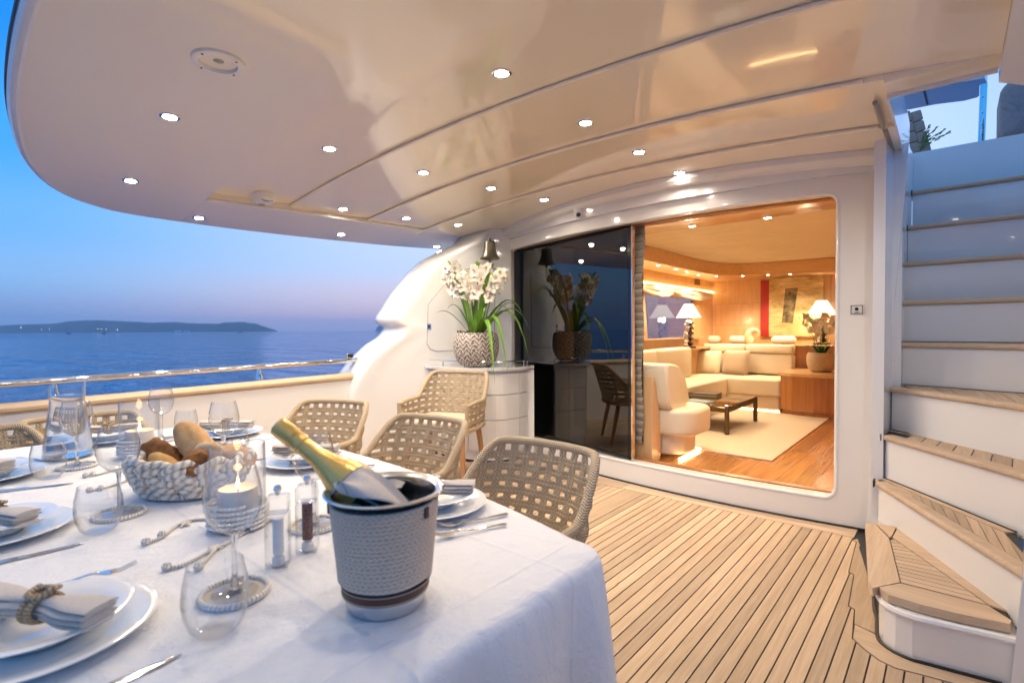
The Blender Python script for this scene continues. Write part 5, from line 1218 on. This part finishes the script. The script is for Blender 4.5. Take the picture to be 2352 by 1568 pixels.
mb = MB(); pr2 = spline([(4.17,FZ,0),(4.33,FZ,0),(4.335,.45,0),(4.27,.70,0),(4.21,.86,0),(4.17,.88,0)], 5); 
ob('back_panel', MB().add([(x_, p.x, p.y) for x_ in (-2.55,-1.98) for p in pr2], [(i, i+1, len(pr2)+i+1, len(pr2)+i) for i in range(len(pr2)-1)]+[tuple(range(len(pr2),2*len(pr2))), (len(pr2)-1, 0, len(pr2), 2*len(pr2)-1)], True), M['cherry'], so)
for a, b in (((-3.0,7.83,.136),(-1.82,7.85,.150)), ((-3.0,5.05,.136),(-2.60,5.07,.15)), ((-3.1,4.92,.136),(-1.85,4.94,.15)), ((-1.84,4.40,.136),(-1.82,4.9,.15))): ob('led_strip', MB().box2(a, b), M['led'], so)
random.seed(21)
stripe = NM('striped_linen').set(rough=.85); w_ = stripe.new('TexWave'); w_.inputs['Scale'].default_value = 9; w_.bands_direction = 'X'; stripe.ln(stripe.pos(), w_.inputs[0]); stripe.color(stripe.ramp(w_.outputs[0], [(.35,(.72,.62,.46)),(.65,(.45,.37,.25))]))
def pillow(lab, px, py, z, Y, W, Hh, mat, rz=0, tilt=-14):
    p = PY(px, py, Y); t = ob('throw_pillow', MB().grid(lambda u, w: Vector(((u*2-1)*W/2*(1-.10*(1-abs(w*2-1)**2)*0), 0, (w*2-1)*Hh/2)) + Vector((0, -.075*((1-(u*2-1)**4)*(1-(w*2-1)**4))**.6, 0)), 16, 16).grid(lambda u, w: Vector(((u*2-1)*W/2, 0, (w*2-1)*Hh/2)) + Vector((0, .06*((1-(u*2-1)**4)*(1-(w*2-1)**4))**.6, 0)), 16, 16), mat, None, p, (R(tilt), 0, rz), sharp=60)
    tag(t, lab, 'pillow', 'pillows on the sofa')
pillow('striped linen pillow in the sofa corner', 1508, 830, 0, 8.25, .42, .40, stripe.m, R(20))
pillow('plain sand pillow next to the striped one', 1556, 829, 0, 8.30, .42, .36, fabric('sand_velvet', (.60,.50,.37), 80), R(5))
pillow('pale cream pillow in the middle of the sofa', 1621, 832, 0, 8.30, .46, .38, fabric('cream_silk', (.76,.67,.48), 60))
pillow('dark-edged taupe pillow at the right of the cream one', 1690, 832, 0, 8.30, .40, .38, fabric('taupe_velvet', (.50,.40,.29), 80), R(-6))
pillow('cream pillow half hidden by the shade', 1462, 838, 0, 7.2, .38, .34, fabric('ivory_silk', (.78,.71,.56), 60), R(60))
# coffee table, book, rug
tag(ob('rug', MB().rbox((-2.02,6.27,FZ+.008), (1.66,2.78,.016), .006, 2), M['rug']), 'ivory carpet under the coffee table', 'rug')
t = thing('coffee_table', 'low coffee table with brown glass top and bronze legs', 'coffee table', (-2.28,6.26,FZ+.0165))
ob('glass_top', MB().rbox((0,0,.305), (.90,1.10,.016), .004), M['tglass'], t)
for sx in (-1, 1):
    for sy in (-1, 1): ob('leg', MB().rbox((sx*.43,sy*.53,.155), (.045,.045,.31), .012, 3), M['brassy'], t)
for sy in (-1, 1): ob('rail', MB().box((0,sy*.53,.265), (.81,.02,.05)), M['brassy'], t)
for sx in (-1, 1): ob('rail', MB().box((sx*.43,0,.265), (.02,1.0,.05)), M['brassy'], t)
t = thing('book', 'large dark book lying on the coffee table', 'book', (-2.34,6.40,FZ+.33), R(6))
ob('cover', MB().box((0,0,.004),(.36,.28,.006)).box((0,0,.043),(.36,.28,.006)), plain('book_dark', (.05,.035,.025), .4), t); ob('pages', MB().box((.004,0,.0235),(.342,.27,.0325)), plain('book_pages', (.25,.2,.13), .8), t)
t = thing('book', 'thin blue book by the near edge of the coffee table', 'book', (-2.20,5.86,FZ+.33), R(-10))
ob('cover', MB().box((0,0,.008),(.28,.2,.016)), plain('book_blue', (.25,.38,.45), .3), t)
# corner cabinet with the second orchid
t = thing('side_cabinet', 'cherry wood side cabinet carrying the potted orchid in the saloon', 'cabinet')
oc = [(-1.78,7.72),(-1.62,7.60),(-1.36,7.56),(-.60,7.72),(-.60,8.6),(-1.78,8.6)]
ob('body', MB().prism(oc, FZ+.07, .66), M['cherryd'], t); ob('top', MB().prism([(-1.16+(a+1.16)*1.04, 8.1+(b-8.1)*1.05) for a, b in oc], .66, .70), M['cherryx'], t); ob('plinth', MB().prism([(-1.16+(a+1.16)*.97, 8.1+(b-8.1)*.95) for a, b in oc], FZ, FZ+.07), M['cherryd'], t)
plf = [(math.cos(a), math.sin(a), .26, .04, .75, .3) for a in (.3,1.2,2.2,3.1,4.0,4.9,5.7)]
M['leafd'] = plain('dark_orchid_leaf', (.03,.075,.015), .35)
orchid('saloon_orchid', 'white orchids in a low cream zigzag pot on the saloon cabinet', P(1882, 855, .70)+Vector((0,.12,0)), .78, 6, .95, 'potin', plf, 31, .26, 9, mat='leafd')
# console with lamps, shell, chair backs
t = thing('console', 'long wooden console along the forward saloon wall', 'console')
ob('body', MB().box2((SX0+.01,8.76,FZ), (-.6,9.14,1.02)), M['cherryd'], t); ob('top', MB().rbox((-1.9,8.94,1.035), (2.6,.42,.03), .008), M['cherryx'], t)
t = thing('wall_ledge', 'narrow wooden ledge behind the port side of the sofa', 'ledge')
ob('body', MB().box2((SX0+.01,4.4,FZ), (SX0+.07,8.7,.98)), M['cherry'], t); ob('top', MB().box2((SX0+.002,4.4,.981), (SX0+.20,8.7,1.01)), M['cherryx'], t)
def lamp(lab, loc, white, k=1.0):
    t = thing('table_lamp', lab, 'lamp', loc, R(40), scale=k)
    sh = MB(); a, b = .05, .20
    vs = []
    for hw, z in ((.21,.47),(.15,.56),(.075,.68)): vs += [(hw*math.cos(q_), hw*math.sin(q_), z) for q_ in [PI/4+PI/2*i for i in range(4)]]
    sh.add(vs, [(j*4+i, j*4+(i+1) % 4, j*4+4+(i+1) % 4, j*4+4+i) for j in range(2) for i in range(4)]); ob('lamp_shade', sh, M['shade'], t)
    col_ = MB()
    for j in range(5): col_.lathe([(.012,.03+j*.08),(.055,.07+j*.08),(.012,.11+j*.08)], 4, (.035,0,0))
    ob('zigzag_column', col_, plain('dark_carved_wood', (.05,.022,.012), .4), t)
    sc2 = MB(); random.seed(4)
    for j in range(9): sc2.lathe([(0,-.035),(.028,-.02),(.034,0),(.025,.022),(0,.034)], 8, (-.035+random.uniform(-.02,.02), random.uniform(-.03,.03), .05+j*.043), Matrix.Rotation(random.uniform(-1,1),3,'X'))
    ob('shell_figure', sc2, plain('ivory_shells', (.78,.70,.58), .5), t)
    ob('base', MB().rbox((0,0,.012), (.2,.14,.024), .006), plain('lamp_base', (.04,.02,.012), .3), t)
    ob('stem', MB().tube([(0,0,.40),(0,0,.52)], .01, 8), M['brassy'], t)
    l = bpy.data.lights.new('lamp_bulb', 'POINT'); l.energy = 22; l.color = (1,.72,.42); l.shadow_soft_size = .05; o = bpy.data.objects.new('lamp_bulb', l); col.objects.link(o); o.parent = t; o.location = (0,0,.44)
lamp('table lamp with square white shade by the saloon window', (-3.03,7.62,1.0105), True, .98)
lamp('table lamp with square white shade before the painting', (-1.50,8.92,1.051), True, .98)
t = ob('nautilus_shell', MB().grid(lambda u, w: (lambda a, r_: Vector(((r_*.75+r_*.42*math.cos(2*PI*w))*math.cos(a), r_*.40*math.sin(2*PI*w), (r_*.75+r_*.42*math.cos(2*PI*w))*math.sin(a))))(-.5+u*PI*1.55, .05+.135*u**1.3), 40, 18), NM('shell_glaze').set(col=(.80,.58,.36), rough=.25, coat=.6).m, None, (-2.41,8.84,1.20), (0,0,R(15)), sharp=80); tag(t, 'big glossy nautilus shell on the console', 'shell')
for px, lab in ((1640,'white chairback left of the nautilus shell'), (1700,'long white bolster touching the shell'), (1800,'long white bolster right of the shell')):
    p = PY(px, 780, 8.98); t = ob('chairback', MB().rbox((0,0,0), (.22 if px == 1640 else .36,.13,.13), .06, 4), plain('chairback_white', (.78,.74,.66), .6), None, (p.x, 8.98, 1.116)); tag(t, lab, 'cushion')  # white chair backs, shaped as rolls resting on the console
# painting: abstract colour fields
t = thing('painting', 'abstract gold painting with a red strip on the forward wall', 'painting', (-1.96,SY1-.001,1.64))
pm_ = NM('gold_wash').set(rough=.6); nn_ = pm_.noise(pm_.pos((1,1,2.6)), 3.2, 6, .65, .5); pm_.color(pm_.ramp(nn_, [(.3,(.30,.20,.07)),(.5,(.55,.42,.18)),(.72,(.75,.65,.40))]))
ob('canvas', MB().box((0,-.02,0), (.90,.04,.94)), pm_.m, t)
rm = NM('red_strip').set(rough=.55); sp_ = rm.new('SeparateXYZ'); rm.ln(rm.pos(), sp_.inputs[0]); rm.color(rm.ramp(rm.math('ADD', rm.math('MULTIPLY', sp_.outputs[2], .7), rm.math('MULTIPLY', rm.noise(rm.pos(), 6, 4), .6)), [(1.0,(.40,.02,.012))])); e_ = rm.n
ob('red_strip', MB().box((-.385,-.021,-.01), (.13,.042,.92)), plain('crimson', (.34,.018,.012), .5), t)
dk = NM('dark_figure').set(rough=.6); dk.color(dk.ramp(dk.noise(dk.pos(), 14, 5), [(.35,(.05,.04,.02)),(.7,(.28,.22,.10))])); ob('dark_figure', MB().add([(-.13,-.0415,-.25),(.03,-.0415,-.26),(.10,-.0415,.30),(-.08,-.0415,.30),(-.13,-.04,-.25),(.03,-.04,-.26),(.10,-.04,.30),(-.08,-.04,.30)], [(0,1,2,3),(4,7,6,5),(0,4,5,1),(1,5,6,2),(2,6,7,3),(3,7,4,0)]), dk.m, t)
# ================================================================== UPPER DECK SEEN THROUGH THE HATCH
def up_pt(x, y, Y): return PY(x, y, Y)
t = thing('hardtop', 'grey underside of the hardtop over the upper deck', 'hardtop')
ol = [P(x, y, 4.3) for x, y in ((2010,225),(2100,205),(2200,190),(2262,180),(2268,192),(2262,208),(2245,224),(2215,232),(2150,240),(2088,252),(2010,262))]
ob('roof_panel', MB().prism([(p.x, p.y) for p in ol], 4.3, 4.42), M['gel'], t)
ob('seam', MB().tube([P(2122,208,4.295), P(2130,240,4.295)], .012, 6), M['black'], t)
t = thing('canopy_pole', 'riveted steel pole standing on the upper deck', 'pole')
a, b = PY(2253, 340, 6.0), PY(2259, 195, 6.0)
ob('tube', MB().tube([a, (a+b)/2, b], .026, 12), M['chrome'], t)
for y_ in (222, 258, 284, 300, 306): p = PY(2256, y_, 5.97); ob('rivet', MB().lathe([(0,-.01),(.009,-.004),(.009,.004),(0,.01)], 8, p), M['silver'], t)
cv = NM('grey_canvas_cover').set(rough=.6, col=(.30,.27,.27)); cv.bump(cv.noise(cv.pos(), 5, 4, .6, 1.2), .9, .08)
t = thing('covered_seat', 'grey canvas covered seat on the upper deck', 'seat cover', PY(2345,268,5.6))
ob('cover', MB().rbox((.12,0,.02), (.50,.5,.44), .10, 5), cv.m, t); ob('leg', MB().tube([(.1,0,-.2),(.02,0,-.30),(-.10,0,-.36)], .03, 8), M['black'], t)
p = PY(2100, 305, 5.75); t = thing('quilted_backrest', 'brown quilted backrest leaning by the hatch', 'backrest', p, R(30))
q_ = fabric('brown_quilt', (.42,.33,.26), 60)
for i in range(2):
    for j in range(4): ob('quilt_pad', MB().rbox(((i-.5)*.085-.022*(j-1.5), 0, (j-1.5)*.092), (.084,.05,.091), .012, 3, Matrix.Rotation(R(-14),3,'Y')), q_, t)
t = thing('leafy_sprig', 'small green leafy sprig beside the quilted backrest', 'plant', PY(2112, 348, 5.75))
random.seed(2); tw = MB(); lf = MB()
for k in range(4):
    e = Vector((.06+.05*k, 0, .20-.03*k)); tw.tube(spline([(0,0,0), e*.5+Vector((0,0,.03)), e], 4), .003, 5)
    for j in range(7): c_ = e*(.3+.1*j)+Vector((random.uniform(-.015,.015), random.uniform(-.02,.02), .015)); lf.add([c_, c_+Vector((.018,.012,.008)), c_+Vector((.026,0,.018)), c_+Vector((.008,-.006,.016))], [(0,1,2,3)])
ob('twig', tw, M['stemg'], t); ob('leaf', lf, M['leaf'], t)
struct(ob('upper_deck', MB().box2((-4.4,4.75,2.50), (-.9,9.3,2.58)), M['gel']))
# ================================================================== AIR
hz = bpy.data.materials.new('sea_haze'); hz.use_nodes = True; hz.node_tree.nodes.clear()
ho = hz.node_tree.nodes.new('ShaderNodeOutputMaterial'); hv = hz.node_tree.nodes.new('ShaderNodeVolumePrincipled')
hv.inputs['Color'].default_value = (.66, .86, 1.0, 1); hv.inputs['Density'].default_value = 8.5e-5; hv.inputs['Anisotropy'].default_value = .2
hz.node_tree.links.new(hv.outputs[0], ho.inputs['Volume'])
struct(ob('haze', MB().box2((-14000,-14000,SEA-1.0), (14000,14000,320)), hz), 'stuff')
cy.volume_bounces = 1
